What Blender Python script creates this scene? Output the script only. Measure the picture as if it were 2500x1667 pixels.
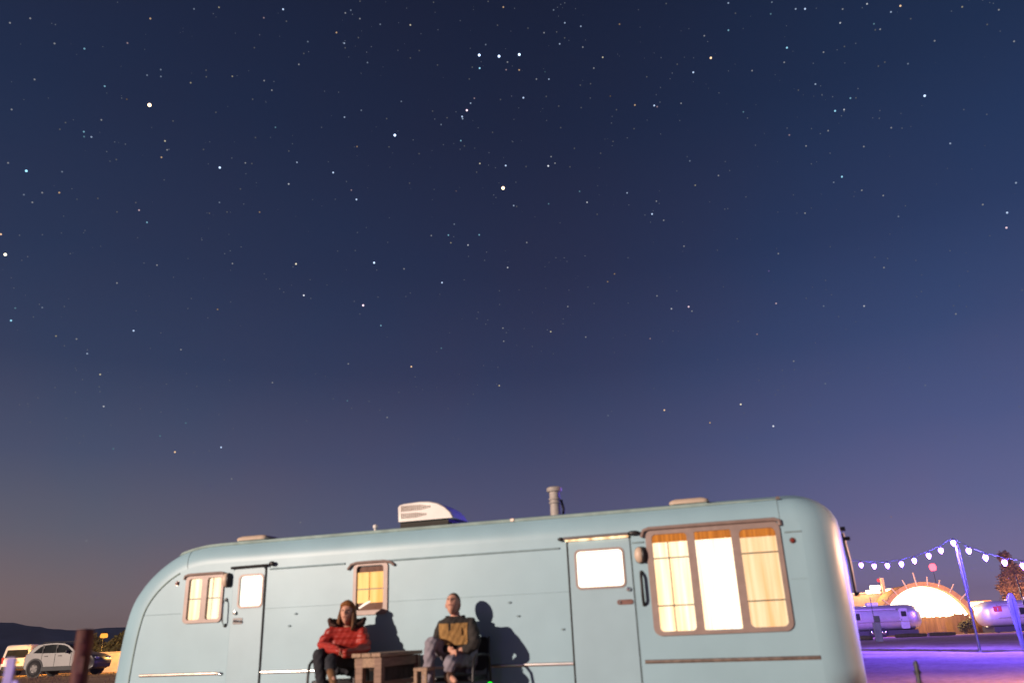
import bpy, bmesh, math, random
from mathutils import Vector, Matrix
from mathutils.geometry import tessellate_polygon

random.seed(7)
R = math.radians
scene = bpy.context.scene
COL = scene.collection
for o in list(bpy.data.objects):
    bpy.data.objects.remove(o)

# ------------------------------------------------------------------ camera
PITCH, ROLL, CAM_H = 0.353820, 0.041975, 0.92
cam = bpy.data.cameras.new('camera')
cam.sensor_width = 36.0
cam.lens = 36.0 * 1930.0 / 2500.0
cam.clip_start = 0.1
cam.clip_end = 9000.0
cam.dof.use_dof = True
cam.dof.focus_distance = 900.0
cam.dof.aperture_fstop = 1.0
cam_ob = bpy.data.objects.new('camera', cam)
COL.objects.link(cam_ob)
cam_ob.matrix_world = (Matrix.Translation((0, 0, CAM_H)) @ Matrix.Rotation(R(90) + PITCH, 4, 'X')
                       @ Matrix.Rotation(-ROLL, 4, 'Z'))
scene.camera = cam_ob

# ------------------------------------------------------------------ exposure, world
scene.view_settings.view_transform = 'Standard'
scene.view_settings.look = 'None'
scene.view_settings.exposure = 0.0
scene.view_settings.gamma = 1.0
scene.view_settings.use_curve_mapping = False
scene.cycles.use_denoising = True
scene.cycles.max_bounces = 6
scene.cycles.sample_clamp_indirect = 4.0
scene.cycles.caustics_reflective = False
scene.cycles.caustics_refractive = False

world = bpy.data.worlds.new('World')
scene.world = world
world.use_nodes = True
wb = world.node_tree.nodes['Background']
wb.inputs[0].default_value = (0.012, 0.018, 0.05, 1)
wb.inputs[1].default_value = 1.0

# ------------------------------------------------------------------ lights
def lamp(name, loc, power, color, radius=0.06):
    L = bpy.data.lights.new(name, 'POINT')
    L.energy = power
    L.color = color
    L.shadow_soft_size = radius
    o = bpy.data.objects.new(name, L)
    o.location = loc
    COL.objects.link(o)
    return o

WARM = (1.0, 0.80, 0.66)
SODIUM = (1.0, 0.52, 0.12)
VIOLET = (0.26, 0.11, 1.0)
BULB_VIOLET = (0.11, 0.07, 1.0)
lamp('yard_light', (-75.1, -50.0, 23.0), 540000, WARM, 0.58)           # tall street lamp out of frame whose shadows fall on the trailer
lamp('path_light', (-21.99, 48.2, 1.471), 1100, SODIUM, 0.1)             # hidden by the trailer's left end
lamp('van_sodium_fill', (-33.439, 57.0, 1.085), 1300, (1.0, 0.45, 0.06), 0.1)  # added fill hidden behind the silver car, yellows the van's tailgate
lamp('right_end_fill', (7.6, 10.8, 2.0), 950, (1.0, 0.52, 0.34), 0.1)  # added out-of-frame fill that warms the trailer's right end; no porch there
lamp('far_violet_fill', (25.901, 67.0, 3.488), 9000, VIOLET, 0.4)  # added out-of-view fill for the violet shell trailer; no strand hangs here
lamp('far_violet_fill', (40.986, 65.0, 2.775), 3800, VIOLET, 0.4)
lamp('violet_stake_fill', (-3.1, 4.6, 0.40), 22, VIOLET, 0.05)  # added low lamp below the view, tints the foreground stakes violet

# ------------------------------------------------------------------ materials
def new_mat(name):
    m = bpy.data.materials.new(name)
    m.use_nodes = True
    return m, m.node_tree.nodes, m.node_tree.links

def mat(name, color, rough=0.6, metal=0.0, var=0.12, scale=6.0, bump=0.0, bscale=40.0, spec=0.5, stretch=(1, 1, 1),
        coat=0.0, detail=4.0):
    m, N, L = new_mat(name)
    b = N['Principled BSDF']
    b.inputs['Roughness'].default_value = rough
    b.inputs['Metallic'].default_value = metal
    b.inputs['Specular IOR Level'].default_value = spec
    b.inputs['Coat Weight'].default_value = coat
    tc = N.new('ShaderNodeTexCoord')
    mp = N.new('ShaderNodeMapping')
    mp.inputs['Scale'].default_value = stretch
    L.new(tc.outputs['Object'], mp.inputs['Vector'])
    nz = N.new('ShaderNodeTexNoise')
    nz.inputs['Scale'].default_value = scale
    nz.inputs['Detail'].default_value = detail
    L.new(mp.outputs[0], nz.inputs['Vector'])
    cr = N.new('ShaderNodeValToRGB')
    cr.color_ramp.elements[0].position = 0.3
    cr.color_ramp.elements[1].position = 0.7
    cr.color_ramp.elements[0].color = tuple(max(0, c * (1 - var)) for c in color) + (1,)
    cr.color_ramp.elements[1].color = tuple(min(1, c * (1 + var)) for c in color) + (1,)
    L.new(nz.outputs['Fac'], cr.inputs['Fac'])
    L.new(cr.outputs['Color'], b.inputs['Base Color'])
    if bump:
        n2 = N.new('ShaderNodeTexNoise')
        n2.inputs['Scale'].default_value = bscale
        n2.inputs['Detail'].default_value = 3.0
        L.new(mp.outputs[0], n2.inputs['Vector'])
        bp = N.new('ShaderNodeBump')
        bp.inputs['Strength'].default_value = bump
        bp.inputs['Distance'].default_value = 0.02
        L.new(n2.outputs['Fac'], bp.inputs['Height'])
        L.new(bp.outputs['Normal'], b.inputs['Normal'])
    return m

def glow(name, color, strength, sample=True):
    m, N, L = new_mat(name)
    N.remove(N['Principled BSDF'])
    e = N.new('ShaderNodeEmission')
    e.inputs[0].default_value = tuple(color) + (1,)
    e.inputs[1].default_value = strength
    L.new(e.outputs[0], N['Material Output'].inputs['Surface'])
    if not sample:
        m.cycles.emission_sampling = 'NONE'
    return m

def curtain_glow(name, c0, c1, s, fold=14.0):
    """lit cloth: threads of the folds let more or less of the room's light through"""
    m, N, L = new_mat(name)
    N.remove(N['Principled BSDF'])
    tc = N.new('ShaderNodeTexCoord')
    mp = N.new('ShaderNodeMapping')
    mp.inputs['Scale'].default_value = (fold, 1, 0.55)
    L.new(tc.outputs['Object'], mp.inputs['Vector'])
    nz = N.new('ShaderNodeTexNoise')
    nz.inputs['Scale'].default_value = 1.0
    nz.inputs['Detail'].default_value = 3.0
    L.new(mp.outputs[0], nz.inputs['Vector'])
    cr = N.new('ShaderNodeValToRGB')
    cr.color_ramp.elements[0].position = 0.32
    cr.color_ramp.elements[1].position = 0.62
    cr.color_ramp.elements[0].color = tuple(c0) + (1,)
    cr.color_ramp.elements[1].color = tuple(c1) + (1,)
    L.new(nz.outputs['Fac'], cr.inputs['Fac'])
    e = N.new('ShaderNodeEmission')
    e.inputs[1].default_value = s
    L.new(cr.outputs[0], e.inputs[0])
    L.new(e.outputs[0], N['Material Output'].inputs['Surface'])
    return m

def glass_mat(name):
    m, N, L = new_mat(name)
    N.remove(N['Principled BSDF'])
    t = N.new('ShaderNodeBsdfTransparent')
    g = N.new('ShaderNodeBsdfGlossy')
    g.inputs['Roughness'].default_value = 0.03
    fr = N.new('ShaderNodeFresnel')
    fr.inputs['IOR'].default_value = 1.45
    mx = N.new('ShaderNodeMixShader')
    L.new(fr.outputs[0], mx.inputs[0])
    L.new(t.outputs[0], mx.inputs[1])
    L.new(g.outputs[0], mx.inputs[2])
    L.new(mx.outputs[0], N['Material Output'].inputs['Surface'])
    return m

M = {}
M['paint'] = mat('trailer_paint', (0.30, 0.465, 0.545), 0.42, 0.0, 0.06, 1.3, 0.16, 1.6, 0.5)
M['paint_edge'] = mat('roof_rail_paint', (0.30, 0.40, 0.38), 0.6, 0.0, 0.18, 5.0)
M['seam'] = mat('dark_seam', (0.035, 0.035, 0.035), 0.8)
M['door_paint'] = mat('door_paint', (0.315, 0.465, 0.54), 0.40, 0.0, 0.05, 2.0, 0.06, 3.0)
M['moulding'] = mat('painted_moulding', (0.25, 0.35, 0.38), 0.5, 0.0, 0.15, 8)
M['alu'] = mat('dull_aluminium', (0.31, 0.225, 0.20), 0.45, 0.15, 0.10, 8)
M['alu_bright'] = mat('polished_aluminium', (0.80, 0.74, 0.70), 0.30, 0.9, 0.06, 10)
M['strip'] = mat('trim_strip_metal', (0.42, 0.33, 0.28), 0.30, 0.8, 0.25, 14)
M['chrome'] = mat('chrome', (0.9, 0.88, 0.86), 0.12, 1.0, 0.03, 10)
M['brass'] = mat('tarnished_plate', (0.22, 0.12, 0.10), 0.35, 0.7, 0.2, 10)
M['blackmetal'] = mat('black_metal', (0.03, 0.028, 0.03), 0.4, 0.3, 0.2, 10)
M['cream'] = mat('cream_plastic', (0.62, 0.47, 0.36), 0.45, 0.0, 0.06, 6)
M['white'] = mat('white_plastic', (0.72, 0.66, 0.62), 0.45, 0.0, 0.05, 5)
M['dark'] = mat('dark_interior', (0.03, 0.025, 0.02), 0.8)
M['redlens'] = mat('red_lens', (0.20, 0.02, 0.01), 0.25)
M['flue'] = mat('galvanised_flue', (0.40, 0.35, 0.32), 0.65, 0.1, 0.12, 12)
M['glass'] = glass_mat('window_glass')
M['curtain_hot'] = curtain_glow('bright_curtain', (1.0, 0.60, 0.27), (1.0, 0.86, 0.60), 1.8)
M['curtain_white'] = curtain_glow('overexposed_blind', (1.0, 0.84, 0.60), (1.0, 0.94, 0.80), 2.6)
M['curtain_pale'] = curtain_glow('pale_curtain', (1.0, 0.50, 0.20), (1.0, 0.74, 0.43), 1.28)
M['curtain_mid'] = curtain_glow('mid_curtain', (1.0, 0.62, 0.30), (1.0, 0.88, 0.62), 1.8)
M['curtain_orange'] = curtain_glow('orange_curtain', (1.0, 0.40, 0.09), (1.0, 0.62, 0.22), 1.5, 9)
M['curtain_center'] = curtain_glow('lamplit_curtain', (1.0, 0.66, 0.36), (1.0, 0.90, 0.70), 2.1, 20)
M['valance'] = curtain_glow('orange_valance', (0.50, 0.14, 0.02), (0.90, 0.29, 0.04), 0.9, 22)
M['valance_dull'] = mat('brown_valance', (0.20, 0.10, 0.07), 0.8)
M['skin'] = mat('skin', (0.62, 0.32, 0.225), 0.55, 0.0, 0.08, 20)
M['lips'] = mat('lips', (0.42, 0.16, 0.13), 0.5)
M['eye'] = mat('eye_dark', (0.05, 0.035, 0.03), 0.25)
M['hair'] = mat('brown_hair', (0.075, 0.038, 0.022), 0.7, 0, 0.35, 30, 0.4, 60, stretch=(1, 1, 0.3))
M['auburn'] = mat('auburn_hair', (0.13, 0.052, 0.018), 0.7, 0, 0.35, 30, 0.4, 60, stretch=(1, 1, 0.3))
M['red_jacket'] = mat('red_puffer', (0.36, 0.024, 0.015), 0.5, 0, 0.18, 7, 0.25, 9)
M['collar'] = mat('dark_fleece', (0.06, 0.025, 0.018), 0.95, 0, 0.35, 30, 0.6, 60)
M['beanie'] = mat('orange_beanie', (0.24, 0.085, 0.02), 0.9, 0, 0.2, 30, 0.6, 60, stretch=(1, 1, 0.2))
M['trousers'] = mat('black_trousers', (0.017, 0.017, 0.024), 0.85, 0, 0.25, 12, 0.3, 20)
M['jeans'] = mat('grey_jeans', (0.26, 0.23, 0.27), 0.85, 0, 0.2, 10, 0.4, 14)
M['boot'] = mat('tan_boot', (0.20, 0.10, 0.045), 0.6, 0, 0.25, 14)
M['boot_dark'] = mat('brown_boot', (0.09, 0.04, 0.022), 0.6, 0, 0.25, 14)
M['dark_jacket'] = mat('charcoal_fleece', (0.032, 0.027, 0.025), 0.9, 0, 0.25, 14, 0.4, 40)
M['tan'] = mat('tan_fleece', (0.38, 0.21, 0.07), 0.9, 0, 0.14, 18, 0.4, 40)
M['red_shirt'] = mat('red_shirt', (0.30, 0.03, 0.02), 0.8)
M['wood'] = mat('weathered_wood', (0.38, 0.25, 0.17), 0.75, 0, 0.30, 5, 0.3, 12, stretch=(8, 1, 8))
M['wood2'] = mat('weathered_wood_b', (0.28, 0.175, 0.13), 0.75, 0, 0.30, 5, 0.3, 12, stretch=(1, 1, 8))
M['sleeper'] = mat('old_sleeper_wood', (0.06, 0.045, 0.04), 0.9, 0, 0.3, 6)
M['rust'] = mat('rusty_post', (0.080, 0.017, 0.007), 0.75, 0, 0.45, 9, 0.5, 25)
M['stake'] = mat('pale_stake', (0.40, 0.36, 0.42), 0.8, 0, 0.15, 10)
M['pole'] = mat('steel_pole', (0.045, 0.042, 0.05), 0.4, 0.3, 0.15, 10)
M['wire'] = mat('black_cable', (0.006, 0.006, 0.006), 0.7)
M['bulb'] = glow('violet_bulb_glass', (0.22, 0.09, 1.0), 60.0, False)
M['bulb_cap'] = mat('bulb_socket', (0.02, 0.02, 0.02), 0.5)
M['greenled'] = glow('green_led', (0.01, 1.0, 0.02), 2.2)
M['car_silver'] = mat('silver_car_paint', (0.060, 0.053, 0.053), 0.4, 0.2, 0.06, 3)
M['car_white'] = mat('white_van_paint', (0.72, 0.68, 0.66), 0.35, 0.0, 0.05, 3, coat=0.3)
M['car_glass'] = mat('dark_car_glass', (0.018, 0.020, 0.018), 0.08, 0.0, 0.3, 3)
M['tyre'] = mat('tyre_rubber', (0.015, 0.014, 0.014), 0.85)
M['rim'] = mat('alloy_rim', (0.16, 0.145, 0.135), 0.5, 0.2, 0.1, 5)
M['plastic_dark'] = mat('dark_bumper_plastic', (0.03, 0.03, 0.03), 0.6)
M['tail'] = mat('tail_lens', (0.30, 0.015, 0.015), 0.25)
M['headlamp'] = mat('headlamp_lens', (0.55, 0.55, 0.60), 0.12, 0.3)
M['yellow'] = mat('yellow_plate', (0.75, 0.52, 0.03), 0.5)
M['sodium'] = glow('sodium_lamp', (1.0, 0.36, 0.05), 1.6)
M['cabin_wall'] = mat('stucco_wall', (0.50, 0.34, 0.20), 0.85, 0, 0.15, 3, 0.2, 20)
M['shrub'] = mat('olive_leaf', (0.085, 0.070, 0.018), 0.8, 0, 0.4, 2)
M['bark'] = mat('bark', (0.09, 0.055, 0.035), 0.9, 0, 0.3, 8)
M['juniper'] = mat('rust_lit_juniper_leaf', (0.20, 0.12, 0.085), 0.85, 0, 0.35, 1.5)
M['airstream'] = mat('polished_shell', (0.62, 0.60, 0.62), 0.30, 0.75, 0.06, 3, 0.08, 3)
M['airstream2'] = mat('satin_shell', (0.60, 0.57, 0.60), 0.42, 0.6, 0.06, 3)
M['awning'] = mat('rolled_awning', (0.32, 0.30, 0.34), 0.7)
M['flag_red'] = mat('red_flag_print', (0.55, 0.06, 0.06), 0.7)
M['flag_blue'] = mat('blue_flag_print', (0.15, 0.20, 0.55), 0.7)
M['arch_rim'] = mat('arch_timber', (0.46, 0.22, 0.08), 0.75, 0, 0.2, 3)
M['canvas_lit'] = curtain_glow('glowing_canvas', (1.0, 0.78, 0.42), (1.0, 0.88, 0.58), 7.0, 0.8)  # emission stands in for floodlight on the canopy canvas and cabin wall
M['flood'] = glow('floodlight_lens', (1.0, 0.78, 0.40), 14.0)
M['redlamp'] = glow('red_beacon_glass', (1.0, 0.05, 0.06), 2.0)
M['redlamp_hot'] = glow('red_beacon_bright', (1.0, 0.05, 0.07), 8.0)
M['fence'] = mat('fence_board', (0.20, 0.10, 0.04), 0.85, 0, 0.25, 4, stretch=(1, 1, 0.2))
M['post_pale'] = mat('pale_timber', (0.62, 0.42, 0.26), 0.8, 0, 0.12, 5)
M['paddle'] = mat('pale_board', (0.085, 0.08, 0.12), 0.6, 0, 0.3, 3)

# ------------------------------------------------------------------ mesh helpers
class MB:
    def __init__(self):
        self.v = []
        self.f = []
    def add(self, verts, faces):
        n = len(self.v)
        self.v += [tuple(p) for p in verts]
        self.f += [tuple(i + n for i in f) for f in faces]
        return self
    def box(self, c, s, rot=None):
        x, y, z = s[0] / 2, s[1] / 2, s[2] / 2
        vs = [Vector((sx * x, sy * y, sz * z)) for sx in (-1, 1) for sy in (-1, 1) for sz in (-1, 1)]
        if rot is not None:
            vs = [rot @ p for p in vs]
        vs = [p + Vector(c) for p in vs]
        return self.add(vs, [(0, 1, 3, 2), (4, 6, 7, 5), (0, 4, 5, 1), (2, 3, 7, 6), (0, 2, 6, 4), (1, 5, 7, 3)])
    def tube(self, pts, r, seg=10, cap=True):
        pts = [Vector(p) for p in pts]
        rr = r if isinstance(r, (list, tuple)) else [r] * len(pts)
        rings = []
        up = Vector((0, 0, 1))
        prev = None
        for i, p in enumerate(pts):
            d = (pts[min(i + 1, len(pts) - 1)] - pts[max(i - 1, 0)]).normalized()
            if prev is None:
                a = d.cross(up)
                if a.length < 1e-3:
                    a = d.cross(Vector((1, 0, 0)))
            else:
                a = prev - d * prev.dot(d)
            a.normalize()
            prev = a
            b = d.cross(a)
            rings.append([p + (a * math.cos(2 * math.pi * k / seg) + b * math.sin(2 * math.pi * k / seg)) * rr[i] for k in range(seg)])
        return self.loft(rings, cap)
    def loft(self, rings, cap=True, closed=True):
        n = len(rings[0])
        vs = [p for r in rings for p in r]
        fs = []
        m = n if closed else n - 1
        for i in range(len(rings) - 1):
            for k in range(m):
                a, b = i * n + k, i * n + (k + 1) % n
                fs.append((a, b, b + n, a + n))
        if cap:
            fs.append(tuple(reversed(range(n))))
            fs.append(tuple(range((len(rings) - 1) * n, len(rings) * n)))
        return self.add(vs, fs)
    def lathe(self, prof, c=(0, 0, 0), axis='Z', seg=20, cap=True):
        rings = []
        for r, h in prof:
            ring = []
            for k in range(seg):
                a = 2 * math.pi * k / seg
                if axis == 'Z':
                    p = (r * math.cos(a), r * math.sin(a), h)
                elif axis == 'Y':
                    p = (r * math.cos(a), h, r * math.sin(a))
                else:
                    p = (h, r * math.cos(a), r * math.sin(a))
                ring.append(Vector(p) + Vector(c))
            rings.append(ring)
        return self.loft(rings, cap)
    def ball(self, c, r, seg=14, rings=8):
        rx, ry, rz = r if isinstance(r, (list, tuple)) else (r, r, r)
        vs = [(c[0], c[1], c[2] - rz)]
        for i in range(1, rings):
            t = -math.pi / 2 + math.pi * i / rings
            for k in range(seg):
                a = 2 * math.pi * k / seg
                vs.append((c[0] + rx * math.cos(t) * math.cos(a), c[1] + ry * math.cos(t) * math.sin(a), c[2] + rz * math.sin(t)))
        vs.append((c[0], c[1], c[2] + rz))
        fs = []
        for k in range(seg):
            fs.append((0, 1 + (k + 1) % seg, 1 + k))
        for i in range(rings - 2):
            for k in range(seg):
                a, b = 1 + i * seg + k, 1 + i * seg + (k + 1) % seg
                fs.append((a, b, b + seg, a + seg))
        top = len(vs) - 1
        o = 1 + (rings - 2) * seg
        for k in range(seg):
            fs.append((o + k, o + (k + 1) % seg, top))
        return self.add(vs, fs)
    def build(self, name, m, parent=None, smooth=False, bevel=0.0, loc=None):
        me = bpy.data.meshes.new(name)
        me.from_pydata(self.v, [], self.f)
        bm = bmesh.new()
        bm.from_mesh(me)
        bmesh.ops.recalc_face_normals(bm, faces=bm.faces)
        bm.to_mesh(me)
        bm.free()
        if smooth:
            for p in me.polygons:
                p.use_smooth = True
            if smooth != 'all':
                me.set_sharp_from_angle(angle=R(40))
        me.materials.append(m if not isinstance(m, str) else M[m])
        o = bpy.data.objects.new(name, me)
        COL.objects.link(o)
        if parent:
            o.parent = parent
        if loc:
            o.location = loc
        if bevel:
            b = o.modifiers.new('bevel', 'BEVEL')
            b.width = bevel
            b.segments = 2
            b.limit_method = 'ANGLE'
        return o

def rrect(x0, z0, x1, z1, r, n=6):
    """rounded rectangle outline, counter-clockwise in x,z"""
    r = min(r, abs(x1 - x0) / 2.01, abs(z1 - z0) / 2.01)
    out = []
    for cx, cz, a0 in ((x1 - r, z0 + r, -90), (x1 - r, z1 - r, 0), (x0 + r, z1 - r, 90), (x0 + r, z0 + r, 180)):
        for i in range(n + 1):
            a = R(a0 + 90 * i / n)
            out.append((cx + r * math.cos(a), cz + r * math.sin(a)))
    return out

def plate(mb, outline, y0, y1, holes=(), inset=0.0):
    """extruded polygon (x,z) between y0 (front) and y1 (back) with holes"""
    polys = [outline] + list(holes)
    vl = [[Vector((x, z, 0)) for x, z in p] for p in polys]
    tri = tessellate_polygon(vl)
    flat = [p for q in polys for p in q]
    n = len(flat)
    vs = [(x, y0, z) for x, z in flat] + [(x, y1, z) for x, z in flat]
    fs = [tuple(t) for t in tri] + [tuple(i + n for i in reversed(t)) for t in tri]
    k = 0
    for p in polys:
        m = len(p)
        for i in range(m):
            a, b = k + i, k + (i + 1) % m
            fs.append((a, b, b + n, a + n))
        k += m
    mb.add(vs, fs)
    return mb

def tag(o, label=None, cat=None, group=None, kind=None):
    if label: o['label'] = label
    if cat: o['category'] = cat
    if group: o['group'] = group
    if kind: o['kind'] = kind
    return o

def thing(name, label, cat, loc=(0, 0, 0), rz=0.0, group=None):
    o = bpy.data.objects.new(name, None)
    o.empty_display_size = 0.2
    o.location = loc
    o.rotation_euler = (0, 0, rz)
    COL.objects.link(o)
    return tag(o, label, cat, group)

def copy_tree(o, parent=None):
    c = o.copy()
    COL.objects.link(c)
    if parent:
        c.parent = parent
    for ch in [q for q in o.children]:
        copy_tree(ch, c)
    return c

# ------------------------------------------------------------------ setting: ground, hills, sky
def ground_z(x, y):
    d = math.hypot(x, y)
    z = 0.0
    if d > 36:
        z = -0.013 * (min(d, 105) - 36)
    return z

def make_ground():
    mb = MB()
    rad = [0.0, 3, 6, 9, 12, 14, 16, 17, 18, 19, 20, 21, 22, 23, 24, 25, 26, 28, 30, 32, 34, 37, 40, 44, 48, 53, 58, 64, 70, 78, 88, 100, 115, 140,
           180, 250, 400, 700, 1200, 2000, 3200, 5000]
    seg = 220
    rings = []
    for r in rad[1:]:
        ring = []
        for k in range(seg):
            a = 2 * math.pi * k / seg
            x, y = r * math.cos(a), r * math.sin(a)
            z = ground_z(x, y) + (random.uniform(-0.02, 0.02) if 12 < r < 120 else 0)
            ring.append((x, y, z))
        rings.append(ring)
    mb.loft(rings, cap=False)
    n = len(mb.v)
    mb.add([(0, 0, 0)], [])
    for k in range(seg):
        mb.f.append((n, k, (k + 1) % seg))
    m, N, L = new_mat('dry_ground')
    b = N['Principled BSDF']
    b.inputs['Roughness'].default_value = 0.95
    b.inputs['Specular IOR Level'].default_value = 0.1
    tc = N.new('ShaderNodeTexCoord')
    n1 = N.new('ShaderNodeTexNoise'); n1.inputs['Scale'].default_value = 0.55; n1.inputs['Detail'].default_value = 8
    n2 = N.new('ShaderNodeTexNoise'); n2.inputs['Scale'].default_value = 7.0; n2.inputs['Detail'].default_value = 6
    for q in (n1, n2):
        L.new(tc.outputs['Object'], q.inputs['Vector'])
    c1 = N.new('ShaderNodeValToRGB')
    c1.color_ramp.elements[0].position = 0.35; c1.color_ramp.elements[1].position = 0.65
    c1.color_ramp.elements[0].color = (0.27, 0.155, 0.10, 1)
    c1.color_ramp.elements[1].color = (0.42, 0.28, 0.195, 1)
    c2 = N.new('ShaderNodeValToRGB')
    c2.color_ramp.elements[0].position = 0.35; c2.color_ramp.elements[1].position = 0.7
    c2.color_ramp.elements[0].color = (0.6, 0.58, 0.55, 1)
    c2.color_ramp.elements[1].color = (1.1, 1.08, 1.05, 1)
    L.new(n1.outputs['Fac'], c1.inputs['Fac']); L.new(n2.outputs['Fac'], c2.inputs['Fac'])
    mx = N.new('ShaderNodeMix'); mx.data_type = 'RGBA'; mx.blend_type = 'MULTIPLY'
    mx.inputs['Factor'].default_value = 1.0
    L.new(c1.outputs[0], mx.inputs['A']); L.new(c2.outputs[0], mx.inputs['B'])
    L.new(mx.outputs['Result'], b.inputs['Base Color'])
    bp = N.new('ShaderNodeBump'); bp.inputs['Strength'].default_value = 0.5; bp.inputs['Distance'].default_value = 0.06
    L.new(n2.outputs['Fac'], bp.inputs['Height']); L.new(bp.outputs[0], b.inputs['Normal'])
    return tag(mb.build('ground', m, smooth='all'), kind='structure')
make_ground()

def make_hills():
    """a low ridge about 1.9 km away along the whole northern horizon"""
    mb = MB()
    prof = [(-70, 25), (-55, 34), (-46, 40), (-40, 44), (-37, 47), (-34.6, 57), (-33.5, 60), (-32.6, 61), (-31.6, 60), (-30.6, 53), (-29.4, 46), (-28.2, 43), (-26.5, 45),
            (-24, 47), (-22, 46), (-18, 40), (-12, 36), (-5, 30), (5, 24), (15, 20), (25, 16), (40, 14), (70, 12)]
    def h(a):
        for (a0, h0), (a1, h1) in zip(prof, prof[1:]):
            if a0 <= a <= a1:
                t = (a - a0) / (a1 - a0)
                return h0 + (h1 - h0) * (3 * t * t - 2 * t ** 3)
        return 10
    front, top, back = [], [], []
    a = -70.0
    while a <= 70:
        s, c = math.sin(R(a)), math.cos(R(a))
        hh = h(a) + random.uniform(-0.8, 0.8)
        front.append((s * 1500, c * 1500, -2.0))
        top.append((s * 1900, c * 1900, hh))
        back.append((s * 2500, c * 2500, -2.0))
        a += 0.35
    mid = [(f[0] * .45 + t[0] * .55, f[1] * .45 + t[1] * .55, t[2] * random.uniform(.38, .52)) for f, t in zip(front, top)]
    mb.loft([front, mid, top, back], cap=False, closed=False)
    m = mat('distant_scrub_hill', (0.34, 0.30, 0.29), 0.95, 0, 0.3, 0.01)
    tag(mb.build('hills', m, smooth='all'), kind='structure')
make_hills()

def make_haze():
    """thin night haze: one closed box round the camera and everything below the sky"""
    mb = MB()
    mb.box((0, 0, 40.5), (5200, 5200, 85))
    m, N, L = new_mat('thin_haze')
    N.remove(N['Principled BSDF'])
    v = N.new('ShaderNodeVolumePrincipled')
    v.inputs['Color'].default_value = (0.85, 0.85, 0.88, 1)
    v.inputs['Density'].default_value = 0.00017
    L.new(v.outputs[0], N['Material Output'].inputs['Volume'])
    tag(mb.build('haze', m), kind='stuff')
make_haze()

SKY_R = 4200.0
def make_sky():
    mb = MB()
    rings = []
    for e in [-4, -1, 0, 2, 4, 6, 9, 12, 16, 20, 25, 30, 36, 42, 50, 60, 70, 80, 88]:
        rings.append([(SKY_R * math.cos(R(e)) * math.cos(2 * math.pi * k / 96), SKY_R * math.cos(R(e)) * math.sin(2 * math.pi * k / 96), SKY_R * math.sin(R(e))) for k in range(96)])
    mb.loft(rings, cap=False)
    n = len(mb.v)
    mb.v.append((0, 0, SKY_R))
    for k in range(96):
        mb.f.append((n - 96 + k, n - 96 + (k + 1) % 96, n))
    m, N, L = new_mat('night_sky')
    N.remove(N['Principled BSDF'])
    g = N.new('ShaderNodeNewGeometry')
    nrm = N.new('ShaderNodeVectorMath'); nrm.operation = 'NORMALIZE'
    L.new(g.outputs['Position'], nrm.inputs[0])
    sp = N.new('ShaderNodeSeparateXYZ')
    L.new(nrm.outputs[0], sp.inputs[0])
    el = N.new('ShaderNodeMath'); el.operation = 'ARCSINE'
    L.new(sp.outputs['Z'], el.inputs[0])
    sc = N.new('ShaderNodeMapRange')
    sc.inputs['From Min'].default_value = 0.0
    sc.inputs['From Max'].default_value = R(50)
    L.new(el.outputs[0], sc.inputs['Value'])
    def s2l(c):
        return tuple(((v / 255) / 12.92 if v / 255 <= 0.04045 else ((v / 255 + 0.055) / 1.055) ** 2.4) for v in c) + (1,)
    def ramp(stops):
        r = N.new('ShaderNodeValToRGB')
        r.color_ramp.interpolation = 'EASE' if False else 'LINEAR'
        els = r.color_ramp.elements
        while len(els) < len(stops):
            els.new(0.5)
        for e, (p, c) in zip(els, stops):
            e.position = p / 50.0
            e.color = s2l(c)
        L.new(sc.outputs[0], r.inputs['Fac'])
        return r
    west = ramp(SKY_WEST)
    mid = ramp(SKY_MID)
    east = ramp(SKY_EAST)
    def smooth(lo, hi):
        q = N.new('ShaderNodeMapRange'); q.interpolation_type = 'SMOOTHSTEP'
        q.inputs['From Min'].default_value = lo; q.inputs['From Max'].default_value = hi
        L.new(sp.outputs['X'], q.inputs['Value'])
        return q
    m1 = N.new('ShaderNodeMix'); m1.data_type = 'RGBA'
    m2 = N.new('ShaderNodeMix'); m2.data_type = 'RGBA'
    L.new(smooth(-0.6, 0.05).outputs[0], m1.inputs['Factor'])
    L.new(west.outputs[0], m1.inputs['A']); L.new(mid.outputs[0], m1.inputs['B'])
    L.new(smooth(0.0, 0.55).outputs[0], m2.inputs['Factor'])
    L.new(m1.outputs['Result'], m2.inputs['A']); L.new(east.outputs[0], m2.inputs['B'])
    # faint airglow mottling
    nz = N.new('ShaderNodeTexNoise'); nz.inputs['Scale'].default_value = 5.0; nz.inputs['Detail'].default_value = 4
    L.new(nrm.outputs[0], nz.inputs['Vector'])
    cr = N.new('ShaderNodeValToRGB')
    cr.color_ramp.elements[0].position = 0.3; cr.color_ramp.elements[1].position = 0.7
    cr.color_ramp.elements[0].color = (0.90, 1.0, 1.03, 1); cr.color_ramp.elements[1].color = (1.08, 0.98, 0.98, 1)
    L.new(nz.outputs['Fac'], cr.inputs['Fac'])
    mu = N.new('ShaderNodeMix'); mu.data_type = 'RGBA'; mu.blend_type = 'MULTIPLY'; mu.inputs['Factor'].default_value = 1.0
    L.new(m2.outputs['Result'], mu.inputs['A']); L.new(cr.outputs[0], mu.inputs['B'])
    e = N.new('ShaderNodeEmission')
    L.new(mu.outputs['Result'], e.inputs[0])
    L.new(e.outputs[0], N['Material Output'].inputs['Surface'])
    m.cycles.emission_sampling = 'NONE'
    return tag(mb.build('sky', m, smooth='all'), kind='structure')

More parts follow.
